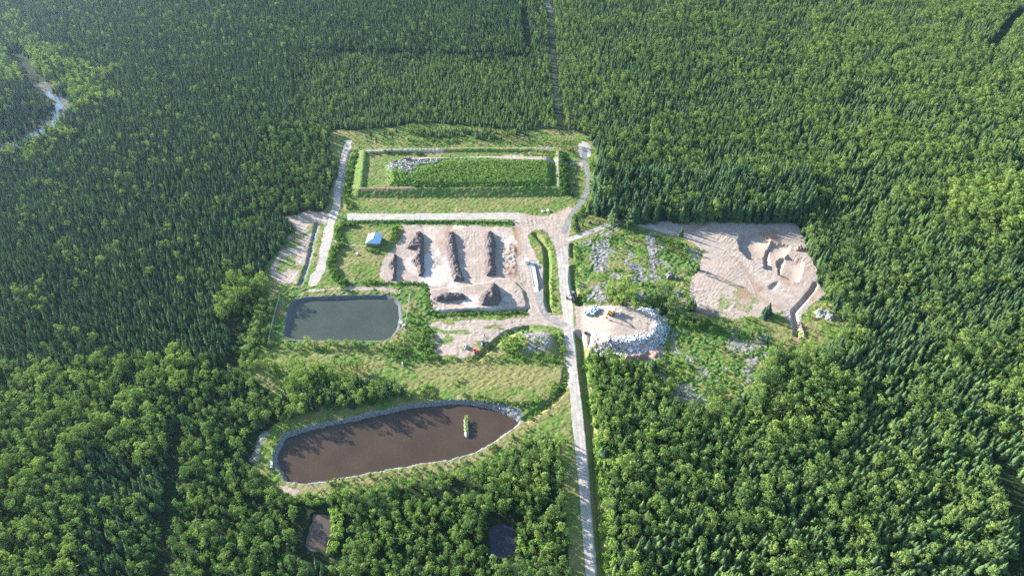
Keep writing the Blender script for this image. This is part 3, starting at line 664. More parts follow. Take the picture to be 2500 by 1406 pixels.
cl = ss(.25, .75, fbm(bx/26, by/26, 81, 2))
pb = np.where(pr[:, 0] > .9, pr[:, 0], np.where(pr[:, 0] > .6, pr[:, 0], pr[:, 0]*(.25+1.5*cl)))
k = al & (rng.random(len(bx)) < pb*(.55+.8*fbm(bx/9, by/9, 82, 2)))
bx, by, prb = bx[k], by[k], pr[k]
hb = .84*prb[:, 2]*(.55+.75*rng.random(len(bx))**.8)*(.9+.2*fbm(bx/20, by/20, 83))
tb = np.clip(prb[:, 4]+rng.normal(0, .14, len(bx))+.35*(fbm(bx/15, by/15, 85)-.5), 0, 1)
bz = gz(bx, by)
for i in range(len(bx)):
    trees['broadleaf_tree'].append((bx[i], by[i], bz[i], hb[i], hb[i]*rng.uniform(.65, 1.4), rng.uniform(0, 6.28), int(rng.integers(12)), tb[i]))
kd = kdtree.KDTree(len(bx)+1)
for i in range(len(bx)): kd.insert((bx[i], by[i], 0), i)
kd.insert((9e5, 9e5, 0), len(bx)); kd.balance()
sx, sy = cells(2.45)
pr, al, u, v = params(sx, sy)
k = al & (rng.random(len(sx)) < np.minimum(1, pr[:, 1]*(.35+1.05*fbm(sx/11, sy/11, 91, 2))))
sx, sy, prs = sx[k], sy[k], pr[k]
big = fbm(sx/30, sy/30, 93)
for i in range(len(sx)):
    q = kd.find((sx[i], sy[i], 0))
    if q[2] < .17*hb[q[1]] if q[1] < len(hb) else False: continue
    h = .84*prs[i, 3]*rng.uniform(.55, 1.2)*(.85+.3*big[i])
    rt = rng.random()
    far = uv(sx[i], sy[i]); wide = far[0] > 1430 and rng.random() < (.75 if far[1] > 480 else .4) or far[0] < 1430 and rng.random() < .12
    t = float(np.clip(prs[i, 5]+rng.normal(0, .12)+.3*(big[i]-.5), 0, 1))
    zz = float(gz(sx[i], sy[i]))
    if rt < .006 and far[0] > 1430 or rt < .0012:
        trees['pine_tree'].append((sx[i], sy[i], zz, h*1.45, h*1.35, rng.uniform(0, 6.28), int(rng.integers(4)), .5+.4*rng.random())); continue
    if rt > .9975:
        trees['dead_tree'].append((sx[i], sy[i], zz, h*1.05, h, rng.uniform(0, 6.28), int(rng.integers(3)), .5)); continue
    trees['spruce_tree'].append((sx[i], sy[i], zz, h, (h*.35+prs[i, 3]*.6)*rng.uniform(.8, 1.15), rng.uniform(0, 6.28), int(rng.integers(5, 10) if wide else rng.integers(5)), t))
# dead trees along the river
for i in range(46):
    j = random.randrange(1, len(RIVER)-1); f = random.random()
    uu = RIVER[j][0]*(1-f)+RIVER[j+1][0]*f+random.uniform(-34, 34); vv_ = RIVER[j][1]*(1-f)+RIVER[j+1][1]*f+random.uniform(-22, 22)
    x, y = g(uu, vv_); trees['dead_tree'].append((x, y, 0, random.uniform(7, 12), random.uniform(8, 12), random.uniform(0, 6), random.randrange(3), .5))
# single trees that stand by themselves on the site (pixel of the foot, height, tint)
def single(kind_, u, v, h, t, r=None, var=None):
    x, y, z = gq(u, v); trees[kind_].append((x, y, z, h, r or h, random.uniform(0, 6.28), random.randrange(len(KINDS[kind_][0])) if var is None else var, t))
n0 = {k: len(trees[k]) for k in trees}
single('pine_tree', 1496, 567, 15, .75, 19); single('pine_tree', 1531, 566, 18.5, .75, 22)
for q_ in range(27): single('broadleaf_tree', 600+q_*11.5+rng.uniform(-4, 4), 902+rng.uniform(-4, 5), rng.uniform(5.2, 8), rng.uniform(.65, .9), rng.uniform(9, 13))
for a in ((632,778,6,.8),(628,802,6,.8),(621,822,6.5,.8),(613,845,6.5,.75),(604,862,5.5,.8),(640,745,5.5,.7),(634,760,5,.8),(668,742,5,.6),(664,765,4.5,.55),(576,858,4.5,.8),(662,808,4.5,.7),(645,815,3.5,.6),
          (706,846,4.8,.6),(752,838,4.8,.75),(775,842,4.2,.5),(808,842,4.6,.75),(825,842,3.5,.6),(846,840,3.4,.7),(868,845,4.4,.6),(880,846,4,.6),(906,848,4.4,.65),(662,845,4.2,.6),(690,852,3.6,.8),(640,885,5,.5),(968,852,4.6,.5),(987,828,4.6,.75),
          (1236,832,5.5,.5),(1228,842,4.5,.55),(1548,758,7,.75),(1620,738,8,.4),(1604,700,6,.75),(1580,690,5,.7),(1640,752,8,.35),(1744,965,9,.3),(1905,770,4,.6),(1076,1195,5.5,.65),(1092,1192,5.5,.6),(835,600,3.4,.8)): single('broadleaf_tree', *a, a[2]*2.0)
for a in ((1021,459,4.5,.25),(1067,461,5,.15),(1284,461,4.2,.3),(1300,462,3.8,.35),(1322,462,4.2,.3),(1396,478,5,.2),(1403,452,4,.3),(1360,432,3.2,.3),(862,548,5.5,.5),(1100,385,4,.2),(1720,835,5,.3),(1870,838,7.5,.15)): single('spruce_tree', *a)

# shrubs
SHR = []
def shrubs(poly, s, h, t, z=0, prob=1.0, hv=.35, cl=0):
    P = G(poly, z); x0, y0 = P.min(0); x1, y1 = P.max(0)
    X, Y = np.meshgrid(np.arange(x0, x1, s), np.arange(y0, y1, s))
    X = X+rng.uniform(-.5, .5, X.shape)*s; Y = Y+rng.uniform(-.5, .5, Y.shape)*s
    k = inside(P, X, Y) & (rng.random(X.shape) < prob)
    if cl: k &= fbm(X/5, Y/5, 97) > cl
    X, Y = X[k], Y[k]; Z = gz(X, Y)
    for a, b, c in zip(X, Y, Z):
        hh = h*rng.uniform(1-hv, 1+hv); SHR.append((a, b, c, hh, hh*rng.uniform(.9, 1.4), rng.uniform(0, 6.28), int(rng.integers(6)), float(np.clip(t+rng.normal(0, .14), 0, 1))))
def hedge(pts, wd, s, h, t, z=0):
    P = G(pts, z)
    for i in range(len(P)-1):
        L_ = np.linalg.norm(P[i+1]-P[i])
        for _ in range(int(L_*wd*2/(s*s))+1):
            f = rng.random(); o = rng.uniform(-wd, wd); d = (P[i+1]-P[i])/L_
            x, y = P[i]+(P[i+1]-P[i])*f+np.array([-d[1], d[0]])*o
            hh = h*rng.uniform(.6, 1.35); SHR.append((x, y, float(gz(x, y)), hh, hh*rng.uniform(.9, 1.4), rng.uniform(0, 6.28), int(rng.integers(6)), float(np.clip(t+rng.normal(0, .14), 0, 1))))
shrubs([(945,425),(985,415),(1000,424),(1035,408),(1100,393),(1200,391),(1348,391),(1352,441),(1338,448),(1200,451),(1000,451),(950,440)], 1.75, 1.05, .72, 5.5)
shrubs([(890,350),(1050,338),(1200,343),(1350,340),(1400,348),(1362,356),(1200,354),(950,354)], 3.2, 1.7, .5, 0, .6)
shrubs([(1270,372),(1350,368),(1362,384),(1280,384)], 2.2, 1.2, .6, 3, .8)
hedge([(890,374),(960,372),(1020,374),(1050,371)], 1.2, 1.6, 1.5, .35, 3)
hedge([(872,362),(858,405),(848,450),(846,480),(856,512)], 2.4, 1.7, 2.0, .38)
hedge([(1372,388),(1380,384),(1378,430),(1382,470)], 3.4, 1.8, 1.9, .3, 2); hedge([(1400,400),(1408,440)], 1.2, 2, 1.6, .6)
hedge([(845,541),(1000,540),(1252,541)], 1.0, 1.6, .9, .35); hedge([(880,549),(1000,549),(1250,550)], .9, 1.5, .9, .5)
hedge([(1058,768),(1150,767),(1283,760)], 1.4, 1.1, 1.3, .38); hedge([(1250,541),(1256,548)], 1.6, 1.3, 1.3, .4)
hedge([(838,598),(822,606),(812,622),(809,650),(818,675),(836,692),(846,702)], 2.3, 1.3, 2.0, .3); hedge([(868,549),(840,548),(826,560),(824,578),(830,592)], 2.0, 1.3, 2.0, .32)
hedge([(960,560),(968,572),(955,590)], 2.2, 1.3, 2.0, .5); hedge([(895,610),(915,617),(925,621)], 1.4, 1.4, 1.4, .5)
hedge([(880,690),(1000,691),(1036,690),(1046,720),(1048,752)], 1.6, 1.4, 1.3, .36); hedge([(1042,800),(1044,840),(1052,878)], 3.4, 1.8, 1.8, .45)
shrubs([(1000,740),(1040,770),(1044,870),(985,880),(990,840)], 2.6, 1.5, .45, 0, .7)
shrubs([(940,860),(985,850),(1010,885),(950,895)], 2.4, 1.8, .4, 0, .7)
shrubs([(650,745),(690,728),(690,840),(640,880),(600,880),(620,800)], 3.6, 1.3, .5, 0, .5)
shrubs([(690,838),(980,836),(975,850),(690,856)], 2.6, 1.7, .55, 0, .6)
shrubs([(1052,872),(1200,868),(1380,876),(1386,888),(1200,886),(960,888)], 2.0, 1.1, .42, 0, .8)
shrubs(HILLOCK, 2.0, 1.3, .55, 2, .75, .4, .5); shrubs([(1225,845),(1262,828),(1275,850),(1240,866)], 1.6, 1.6, .6, 2)
hedge([(1365,812),(1374,850),(1382,885)], 1.6, 1.4, 1.3, .5); hedge([(1290,801),(1265,805),(1240,814),(1212,836),(1188,858)], 1.1, 1.4, 1.1, .35)
shrubs(SCRUB1, 2.3, .95, .5, 0, .75, .45, .47); shrubs([(1600,575),(1712,612),(1690,640),(1610,600)], 1.9, 1.4, .5, 0, .85)
shrubs(SCRUB2, 1.8, .85, .66, 0, .85, .5, .44)
shrubs([(1440,855),(1520,862),(1560,890),(1640,870),(1700,900),(1650,960),(1560,930),(1450,890)], 2.2, 1.6, .6, 0, .7)
hedge([(1445,870),(1452,950),(1462,1050),(1474,1200),(1490,1400)], 2.4, 1.5, 2.0, .72); hedge([(1406,652),(1410,690),(1424,738)], 1.2, 1.2, 1.2, .6); hedge([(1404,602),(1412,640)], 2, 1.3, 1.2, .5)
shrubs(GRASS_R, 2.2, 1.1, .6, 0, .55, .4, .5); shrubs([(1750,770),(1850,768),(1865,800),(1760,795)], 2.4, 1.4, .6, 0, .6)
hedge([(1352,760),(1350,738),(1347,700),(1346,680)], 1.0, 1.5, 1.0, .5); hedge([(1322,560),(1334,585),(1342,610)], 1.6, 1.6, .8, .6)
hedge([(1130,968),(1200,978),(1262,992),(1300,985),(1345,960),(1366,935)], 2.2, 1.6, 1.3, .45); hedge([(1385,905),(1378,945),(1340,990),(1290,1024)], 1.3, 1.5, 1.2, .4)
hedge([(1030,945),(1050,960),(1048,975)], 3, 1.7, 1.7, .5); hedge([(1105,935),(1135,930)], 2.5, 2, 1.2, .5)
hedge([(790,1195),(960,1172),(1130,1140),(1220,1100),(1300,1058)], 4.5, 2.4, 1.3, .38); hedge([(700,1210),(760,1225),(830,1210)], 3.2, 2.0, 1.6, .55)
hedge([(815,1240),(826,1270),(822,1310),(808,1350)], 2.6, 1.2, 1.9, .9); hedge([(650,1120),(662,1098),(680,1062),(700,1045)], 2.2, 2.4, 1.6, .75)
hedge([(720,1046),(820,1022),(880,1008)], 1.6, 2.4, 1.1, .7); hedge([(640,1160),(650,1180),(680,1205)], 2, 2, 1.2, .6)
hedge([(790,560),(775,600),(756,650),(740,690)], .8, 2.2, .7, .6); hedge([(1402,536),(1412,523),(1432,505)], 2.4, 1.7, 1.6, .45); hedge([(1442,480),(1448,440),(1440,395)], 2.4, 1.9, 2.0, .45)
hedge([(1400,545),(1404,562),(1412,570)], 1.4, 1.3, 1.5, .5); hedge([(1260,1290),(1276,1300),(1274,1350)], 2.0, 1.5, 2.2, .7)
shrubs([(650,905),(720,905),(700,960),(660,930)], 2.4, 1.3, .6, 0, .8); shrubs([(1060,1190),(1140,1185),(1175,1212),(1100,1215)], 3, .9, .7, 0, .6)
# low weeds roughen the open grass
for P, s, h, t, pb_ in ((CELLG, 3.4, .55, .5, .55), (GRASS_M, 3.2, .6, .6, .5), (GRASS_B, 2.6, .5, .6, .55), (GRASS_L, 2.8, .7, .5, .6), (GRASS_T, 2.6, .9, .5, .6)): shrubs(P, s, h, t, 0, pb_, .5)
ux, uy = cells(2.6)
pr, al, u, v = params(ux, uy)
k = al & (pr[:, 0] > .45) & (v > 560) & (rng.random(len(ux)) < .35)
for a, b in zip(ux[k], uy[k]): SHR.append((a, b, float(gz(a, b)), rng.uniform(1.4, 3.4), rng.uniform(2.2, 4.2), rng.uniform(0, 6.28), int(rng.integers(6)), .25))
NU = int(k.sum())
S = np.array([(s[0], s[1]) for s in SHR])
def gv(a, x, y): return a[np.clip(((y-GY0)/ST).astype(int), 0, NY-1), np.clip(((x-GX0)/ST).astype(int), 0, NX-1)]
okk = (gv(np.maximum.reduce([road, loop, ss(-1, 0, sd_l), ss(-1, 1, sd_b), padc*.9, np.maximum(pit, wpad)*.9]), S[:, 0], S[:, 1]) < .55)
SHR = [s for s, k in zip(SHR, okk) if k]
trees['shrub'] = SHR
for a in ((978,836,1.8),(972,826,1.4),(703,723,1.7),(745,716,.9),(968,815,1.1)):
    x, y, z = gq(a[0], a[1]); trees['rusty_shrub'].append((x, y, z, a[2], a[2]*1.2, random.random()*6, 0, .5))
print('TREES', {k: len(v) for k, v in trees.items()}, flush=True)

# ------------------------------------------------------------------ labels for the counted plants
LM = [('the brown pond', 980, 1080), ('the lined grey pond', 840, 778), ('the pale roofed shed', 914, 590), ('the compost yard', 1130, 660), ('the sand pit', 1830, 660), ('the rubbish heap', 1540, 800),
      ('the small murky pond', 780, 1295), ('the small dark pond', 1230, 1310), ('the walled landfill cell', 1150, 420), ('the weighbridge', 1303, 675), ('the spillway wall', 664, 1122), ('the rock island', 1138, 1044), ('the digger', 1480, 768), ('the forest river', 100, 300), ('the pipe by the rubbish', 1475, 820)]
TENS = ['zero', 'five', 'ten', 'fifteen', 'twenty', 'twenty-five', 'thirty', 'thirty-five', 'forty', 'forty-five', 'fifty', 'fifty-five', 'sixty', 'sixty-five', 'seventy', 'seventy-five', 'eighty', 'eighty-five', 'ninety', 'ninety-five', 'hundred']
LMW = [(n_, *g(a, b)) for n_, a, b in LM]
def where(x, y):
    u, v = uv(x, y)
    n_, lx, ly = min(LMW, key=lambda t: math.hypot(t[1]-x, t[2]-y))
    dx, dy = x-lx, y-ly; d = math.hypot(dx, dy)
    rx = g(1378+.0747*(float(v)-600), float(v))[0]; rd = x-rx
    rside = 'road-hugging' if abs(rd) < 14 else ''
    k = int(round(d/5)); ds = TENS[k]+' metres' if k < 21 else ('hundred-'+TENS[k-20]+' metres' if k < 40 else 'far')
    toward = 'roadward' if (dx > 0) == (lx < rx) else 'outward'
    if abs(dx) > 2.4*abs(dy): w = toward
    elif abs(dy) > 2.4*abs(dx): w = 'above' if dy > 0 else 'below'
    else: w = ('above' if dy > 0 else 'below')+' and '+toward
    return n_, f"{ds} {w} of {n_}" if w in ('roadward', 'outward') or 'and' in w else f"{ds} {w} {n_}", rside
SPEC = {'spruce_tree': ('spruce', 'spruce', ('dark blue-green', 'deep green', 'mid green', 'yellowish green')), 'broadleaf_tree': ('leafy tree', 'broadleaf tree', ('dark green', 'mid green', 'bright green', 'yellow-green')),
        'pine_tree': ('tall tufted pine', 'pine', ('dark', 'grey-green', 'mid green', 'pale green')), 'dead_tree': ('bare dead tree', 'dead tree', ('grey',)*4), 'shrub': ('bush', 'shrub', ('dark green', 'mid green', 'bright green', 'yellow-green')),
        'rusty_shrub': ('rusty orange bush', 'shrub', ('dry',)*4)}
def label_for(kn, x, y, h, t):
    noun, cat, cols = SPEC[kn]; n_, w, rs = where(x, y)
    mean = {'spruce_tree': 9.5, 'broadleaf_tree': 9, 'shrub': 1.6, 'rusty_shrub': 1.4}.get(kn, 11)
    sz = 'tall' if h > mean*1.12 else ('low' if h < mean*.8 else '')
    wd = ' '.join(a for a in (sz, cols[min(3, int(t*4))], noun, w) if a)
    gp = {'spruce_tree': 'spruces', 'broadleaf_tree': 'leafy trees', 'pine_tree': 'pines', 'dead_tree': 'dead trees', 'shrub': 'bushes', 'rusty_shrub': 'orange bushes'}[kn]
    if len(wd.split()) > 16: wd = wd.replace(' metres', '', 1) if False else ' '.join(a for a in (cols[min(3, int(t*4))], cat, w) if a)
    return wd, cat, f"{gp} around {n_}"
def place_one(kn, t, parts=True):
    x, y, z, h, r, rot, var, tint = t
    cr, tr, both = KINDS[kn]; h0 = {'pine_tree': 15, 'dead_tree': 9, 'shrub': 2, 'rusty_shrub': 2}.get(kn, 10)
    lab, cat, gp = label_for(kn, x, y, h, tint)
    sc_ = (r/h0, r/h0, h/h0)
    name = 'shrub' if kn == 'rusty_shrub' else kn
    if parts:
        e = empty(name, (x, y, z), rot, lab, cat, gp); e.scale = sc_
        a = bpy.data.objects.new('branches' if kn == 'dead_tree' else 'crown', cr[var]); link(a, e); a['tint'] = float(tint)
        b = bpy.data.objects.new('trunk', tr[var]); link(b, e)
    else:
        o = bpy.data.objects.new(name, both[var]); o.location = (x, y, z); o.rotation_euler = (0, 0, rot); o.scale = sc_; link(o); o['tint'] = float(tint); tag(o, lab, cat, gp)
def forest(name, kn, items, kindname='stuff'):
    A = np.array([i for i in items], float); k = len(A)
    h0 = {'pine_tree': 15, 'dead_tree': 9, 'shrub': 2}.get(kn, 10)
    me = bpy.data.meshes.new(name); me.vertices.add(k); me.vertices.foreach_set('co', A[:, :3].astype(np.float32).ravel())
    def at(nm, ty, key, arr): t = me.attributes.new(nm, ty, 'POINT'); t.data.foreach_set(key, arr.ravel())
    at('scl', 'FLOAT_VECTOR', 'vector', np.stack([A[:, 4]/h0, A[:, 4]/h0, A[:, 3]/h0], -1).astype(np.float32))
    at('rot', 'FLOAT_VECTOR', 'vector', np.stack([A[:, 5]*0, A[:, 5]*0, A[:, 5]], -1).astype(np.float32))
    at('tint', 'FLOAT', 'value', A[:, 7].astype(np.float32)); at('variant', 'INT', 'value', A[:, 6].astype(np.int32))
    o = bpy.data.objects.new(name, me); link(o); tag(o, kind=kindname)
    pc = bpy.data.collections.new(name+'_kinds')
    for i, m in enumerate(KINDS[kn][2]):
        pc.objects.link(bpy.data.objects.new(f'{kn}_kind_{i:02d}', m))
    ng = bpy.data.node_groups.new(name, 'GeometryNodeTree')
    ng.interface.new_socket('Geometry', in_out='INPUT', socket_type='NodeSocketGeometry'); ng.interface.new_socket('Geometry', in_out='OUTPUT', socket_type='NodeSocketGeometry')
    N = ng.nodes; i_ = N.new('NodeGroupInput'); o_ = N.new('NodeGroupOutput'); ip = N.new('GeometryNodeInstanceOnPoints'); ci = N.new('GeometryNodeCollectionInfo')
    ci.inputs[0].default_value = pc; ci.inputs['Separate Children'].default_value = True; ci.inputs['Reset Children'].default_value = True
    def na(nm, ty): x = N.new('GeometryNodeInputNamedAttribute'); x.data_type = ty; x.inputs[0].default_value = nm; return x.outputs[0]
    Lk = ng.links.new
    Lk(i_.outputs[0], ip.inputs['Points']); Lk(ci.outputs[0], ip.inputs['Instance']); ip.inputs['Pick Instance'].default_value = True
    Lk(na('variant', 'INT'), ip.inputs['Instance Index']); Lk(na('rot', 'FLOAT_VECTOR'), ip.inputs['Rotation']); Lk(na('scl', 'FLOAT_VECTOR'), ip.inputs['Scale'])
    Lk(ip.outputs[0], o_.inputs[0])
    o.modifiers.new('plants', 'NODES').node_group = ng
    return o
CAP = 300
for kn, stuffname in (('spruce_tree', 'spruce_forest'), ('broadleaf_tree', 'broadleaf_forest'), ('pine_tree', None), ('dead_tree', None), ('shrub', 'shrubbery'), ('rusty_shrub', None)):
    T = trees[kn]; A = np.array(T, float)
    u, v = uv(A[:, 0], A[:, 1], A[:, 2]+A[:, 3]*.6)
    depth = A[:, 1]*CP+(H-A[:, 2])*SP
    size = A[:, 3]*A[:, 4]/depth**2
    if kn == 'shrub': size[A[:, 7] == .25] *= .001
    vis = (u > 12) & (u < 2488) & (v > 12) & (v < 1398)
    if kn in ('spruce_tree', 'broadleaf_tree'): size[n0[kn]:] *= 100
    order = np.argsort(-(size*vis))
    cap = CAP if stuffname else min(len(T), CAP)
    first = set(order[:cap].tolist())
    for i in sorted(first):
        if vis[i] or not stuffname: place_one(kn, T[i], kn not in ('shrub', 'rusty_shrub', 'dead_tree'))
    rest = [T[i] for i in range(len(T)) if i not in first]
    if stuffname and rest: forest(stuffname, kn, rest)

#@@OBJ_BEGIN
# ------------------------------------------------------------------ mounds of soil, compost and waste
def mound(name, poly, h, mat, slope, label, cat, group=None, rough=.6, step=.4, seed=1, z0=0, kind_=None):
    P = G(poly, z0); x0, y0 = P.min(0)-.8; x1, y1 = P.max(0)+.8
    xs = np.arange(x0, x1, step); ys = np.arange(y0, y1, step); X, Y = np.meshgrid(xs, ys)
    d = dseg(P, X, Y, True); s = np.where(inside(P, X, Y), d, -d)+(fbm(X/2.2, Y/2.2, seed)-.5)*1.6
    prof = 1-(1-np.clip(s/slope, 0, 1))**1.6
    Zt = gz(X, Y)
    Z = Zt-.25+prof*(h+.25)*(.72+.56*fbm(X/3.5, Y/3.5, seed+5, 2))+np.clip(prof*3, 0, 1)*(fbm(X/.9, Y/.9, seed+9, 2)-.5)*rough*2
    keep = s > -.6; idx = -np.ones(X.shape, int); idx[keep] = np.arange(keep.sum())
    q = np.stack([idx[:-1, :-1], idx[:-1, 1:], idx[1:, 1:], idx[1:, :-1]], -1).reshape(-1, 4); q = q[(q >= 0).all(1)]
    me = npmesh(name, np.stack([X[keep], Y[keep], Z[keep]], -1), q, mat)
    return tag(link(bpy.data.objects.new(name, me)), label, cat, group, kind_)
def earthmat(name, a, b, c, sc1=.5):
    m, n, L, o = newmat(name); p = n.new('ShaderNodeBsdfPrincipled'); L.new(p.outputs[0], o.inputs[0]); p.inputs['Roughness'].default_value = 1; p.inputs['Specular IOR Level'].default_value = .05
    gm = n.new('ShaderNodeNewGeometry'); x = mixc(n, L, ramp(n, L, noise(n, L, gm.outputs['Position'], sc1, 4), .35, .65), a, b)
    L.new(mixc(n, L, ramp(n, L, noise(n, L, gm.outputs['Position'], 1.9, 3), .5, .68), x, c), p.inputs['Base Color']); return m
M_COMP = earthmat('compost', (.085,.07,.07), (.16,.13,.125), (.27,.225,.205)); M_SOIL = earthmat('bare_soil', (.25,.16,.115), (.34,.235,.175), (.40,.31,.25)); M_RUB = earthmat('dark_rubble', (.10,.085,.08), (.2,.17,.16), (.33,.3,.28))
gp = 'compost windrows in the compost yard'
mound('compost_windrow', [(959,622),(970,625),(969,648),(967,686),(954,686),(957,660),(945,650),(954,638)], 2.3, M_COMP, 2.0, 'short thin dark compost windrow beside the grass below the pale roofed shed', 'compost heap', gp, seed=11)
mound('compost_windrow', [(1014,568),(1030,568),(1036,580),(1035,602),(1036,634),(1036,673),(1022,673),(1017,654),(1004,636),(1016,623),(1018,610),(992,607),(1000,594),(1006,584)], 2.9, M_COMP, 2.6, 'broken knobbly dark compost windrow with a side spur, second out from the shed', 'compost heap', gp, .8, seed=12)
mound('compost_windrow', [(1088,570),(1110,568),(1115,595),(1122,646),(1136,686),(1106,688),(1096,646),(1089,608)], 2.7, M_COMP, 2.6, 'long even dark compost windrow in the middle of the yard, widening to its near end', 'compost heap', gp, .7, seed=13)
mound('compost_windrow', [(1182,570),(1203,567),(1212,595),(1209,634),(1212,673),(1187,675),(1181,634)], 3.4, M_COMP, 3.2, 'broad tall dark compost windrow standing closest to the weighbridge', 'compost heap', gp, .7, seed=14)
mound('compost_windrow', [(1056,733),(1070,722),(1102,719),(1134,720),(1137,732),(1098,739),(1066,738)], 2.6, M_COMP, 2.2, 'low dark compost windrow lying crossways at the near end of the yard', 'compost heap', gp, .7, seed=15)
mound('soil_mound', [(1176,748),(1167,733),(1190,702),(1211,695),(1222,712),(1223,736),(1216,750)], 5.2, M_COMP, 5.0, 'high peaked grey brown mound beside the crossways windrow in the yard', 'earth mound', None, .5, seed=16)
gp = 'soil heaps below the rubbish heap'
mound('soil_mound', [(1513,872),(1545,866),(1578,866),(1583,874),(1560,884),(1525,888)], 2.4, M_SOIL, 2.4, 'long reddish bare soil heap in front of the rubbish slope', 'earth mound', gp, .4, seed=17)
mound('soil_mound', [(1578,858),(1605,856),(1620,866),(1612,878),(1592,872)], 1.8, M_SOIL, 2.2, 'smaller pale bare soil heap behind the long reddish one', 'earth mound', gp, .4, seed=18)
gp = 'rubble heaps on the scrub by the sand pit'
mound('rubble_mound', [(1624,670),(1634,664),(1645,670),(1642,682),(1628,682)], 1.7, M_RUB, 1.6, 'largest dark rubble heap on the scrub beside the sand pit', 'rubble heap', gp, .6, .3, 19)
mound('rubble_mound', [(1645,676),(1653,674),(1655,682),(1648,684)], 1.2, M_RUB, 1.2, 'small dark rubble heap between its two neighbours by the sand pit', 'rubble heap', gp, .6, .3, 20)
mound('rubble_mound', [(1656,678),(1662,677),(1665,683),(1658,685)], 1.0, M_RUB, 1.0, 'smallest dark rubble heap, the one reaching nearest the sand pit', 'rubble heap', gp, .6, .3, 21)
mound('rubble_mound', [(1984,760),(2000,752),(2022,758),(2040,775),(2030,785),(2000,775)], 1.6, earthmat('grey_brush', (.22,.22,.19), (.34,.34,.29), (.10,.13,.06)), 2, 'grey brush heap on the grass beyond the trench', 'brush heap', None, .7, .4, 22)
gp = 'soil heaps at the pit edge'
mound('soil_mound', [(1935,605),(1950,600),(1965,604),(1968,612),(1945,614)], 1.6, M_SOIL, 1.6, 'lumpy soil heap at the far corner of the sand pit', 'earth mound', gp, .6, .4, 23)
mound('soil_mound', [(1952,780),(1958,790),(1966,815),(1972,826),(1958,826),(1950,800)], .9, M_SOIL, 1.2, 'low spoil bank alongside the lower end of the trench', 'earth mound', gp, .5, .4, 24)
mound('soil_mound', [(1700,756),(1730,752),(1752,762),(1740,772),(1705,770)], 1.1, M_SOIL, 1.5, 'churned soil bank along the near edge of the sand pit', 'earth mound', gp, .6, .4, 25)
mound('scrap_heap', [(1131,846),(1138,841),(1145,844),(1146,852),(1138,855),(1132,853)], 1.2, earthmat('grey_scrap', (.3,.3,.31), (.5,.5,.5), (.08,.08,.09), 1.2), .8, 'small grey scrap heap on the pale yard beside the black crane machine', 'scrap heap', None, 1.0, .25, 26)
M_ISL = earthmat('islet_rock', (.25,.25,.24), (.42,.41,.40), (.20,.25,.07)); isl = G([(1130,1022),(1138,1018),(1144,1024),(1146,1048),(1146,1062),(1139,1068),(1133,1062),(1131,1045)], -1.0)
def rock_island():
    x0, y0 = isl.min(0)-.6; x1, y1 = isl.max(0)+.6; X, Y = np.meshgrid(np.arange(x0, x1, .3), np.arange(y0, y1, .3))
    d = dseg(isl, X, Y, True); s = np.where(inside(isl, X, Y), d, -d)+(fbm(X/1.3, Y/1.3, 5)-.5)*.8
    Z = -2.6+2.2*ss(-.5, 1.4, s)+(fbm(X/.6, Y/.6, 7, 2)-.5)*.9*ss(-.3, .5, s)
    keep = s > -.7; idx = -np.ones(X.shape, int); idx[keep] = np.arange(keep.sum())
    q = np.stack([idx[:-1, :-1], idx[:-1, 1:], idx[1:, 1:], idx[1:, :-1]], -1).reshape(-1, 4); q = q[(q >= 0).all(1)]
    e = empty('rock_island', (0, 0, 0), 0, 'narrow stony islet with a grassy top in the brown pond', 'islet')
    o = bpy.data.objects.new('rock_base', npmesh('rock_base', np.stack([X[keep], Y[keep], Z[keep]], -1), q, M_ISL)); link(o, e)
    q_ = random.Random(3); C = MB(); c = isl.mean(0)
    for _ in range(260):
        t = q_.random(); k = Vector((isl[1][0]*(1-t)+isl[5][0]*t, isl[1][1]*(1-t)+isl[5][1]*t, 0)) if t < .75 else None
        if k is None: continue
        leafquad(C, (k.x+q_.uniform(-.8, .8), k.y+q_.uniform(-.8, .8), -.25+q_.uniform(0, .4)), (0, 0, 1), .35, q_)
    C.build('grass_tuft', M_SHRUB, e)['tint'] = .95
rock_island()

# ------------------------------------------------------------------ loose pieces: rubbish, slash, riprap stones
def pieces(name, X, Y, S_, mat, flat=.5, lift=.1):
    k = len(X); Zg = gz(X, Y)+lift
    base = np.array([(a, b, c) for c in (-1, 1) for a, b in ((-1, -1), (1, -1), (1, 1), (-1, 1))], float)
    V = base[None]*rng.uniform(.45, 1.2, (k, 8, 3)); V[:, :, 2] *= flat
    th = rng.uniform(0, 6.28, k); tl = rng.uniform(-.6, .6, k)
    V *= (S_*.5)[:, None, None]
    V[:, :, 2] += V[:, :, 0]*np.sin(tl)[:, None]
    x = V[:, :, 0]*np.cos(th)[:, None]-V[:, :, 1]*np.sin(th)[:, None]; y = V[:, :, 0]*np.sin(th)[:, None]+V[:, :, 1]*np.cos(th)[:, None]
    V = np.stack([x+X[:, None], y+Y[:, None], V[:, :, 2]+Zg[:, None]], -1).reshape(-1, 3)
    fq = np.array([(3,2,1,0),(4,5,6,7),(0,1,5,4),(1,2,6,5),(2,3,7,6),(3,0,4,7)])
    q = (np.arange(k)[:, None, None]*8+fq[None]).reshape(-1, 4)
    return tag(link(bpy.data.objects.new(name, npmesh(name, V, q, mat))), kind='stuff')
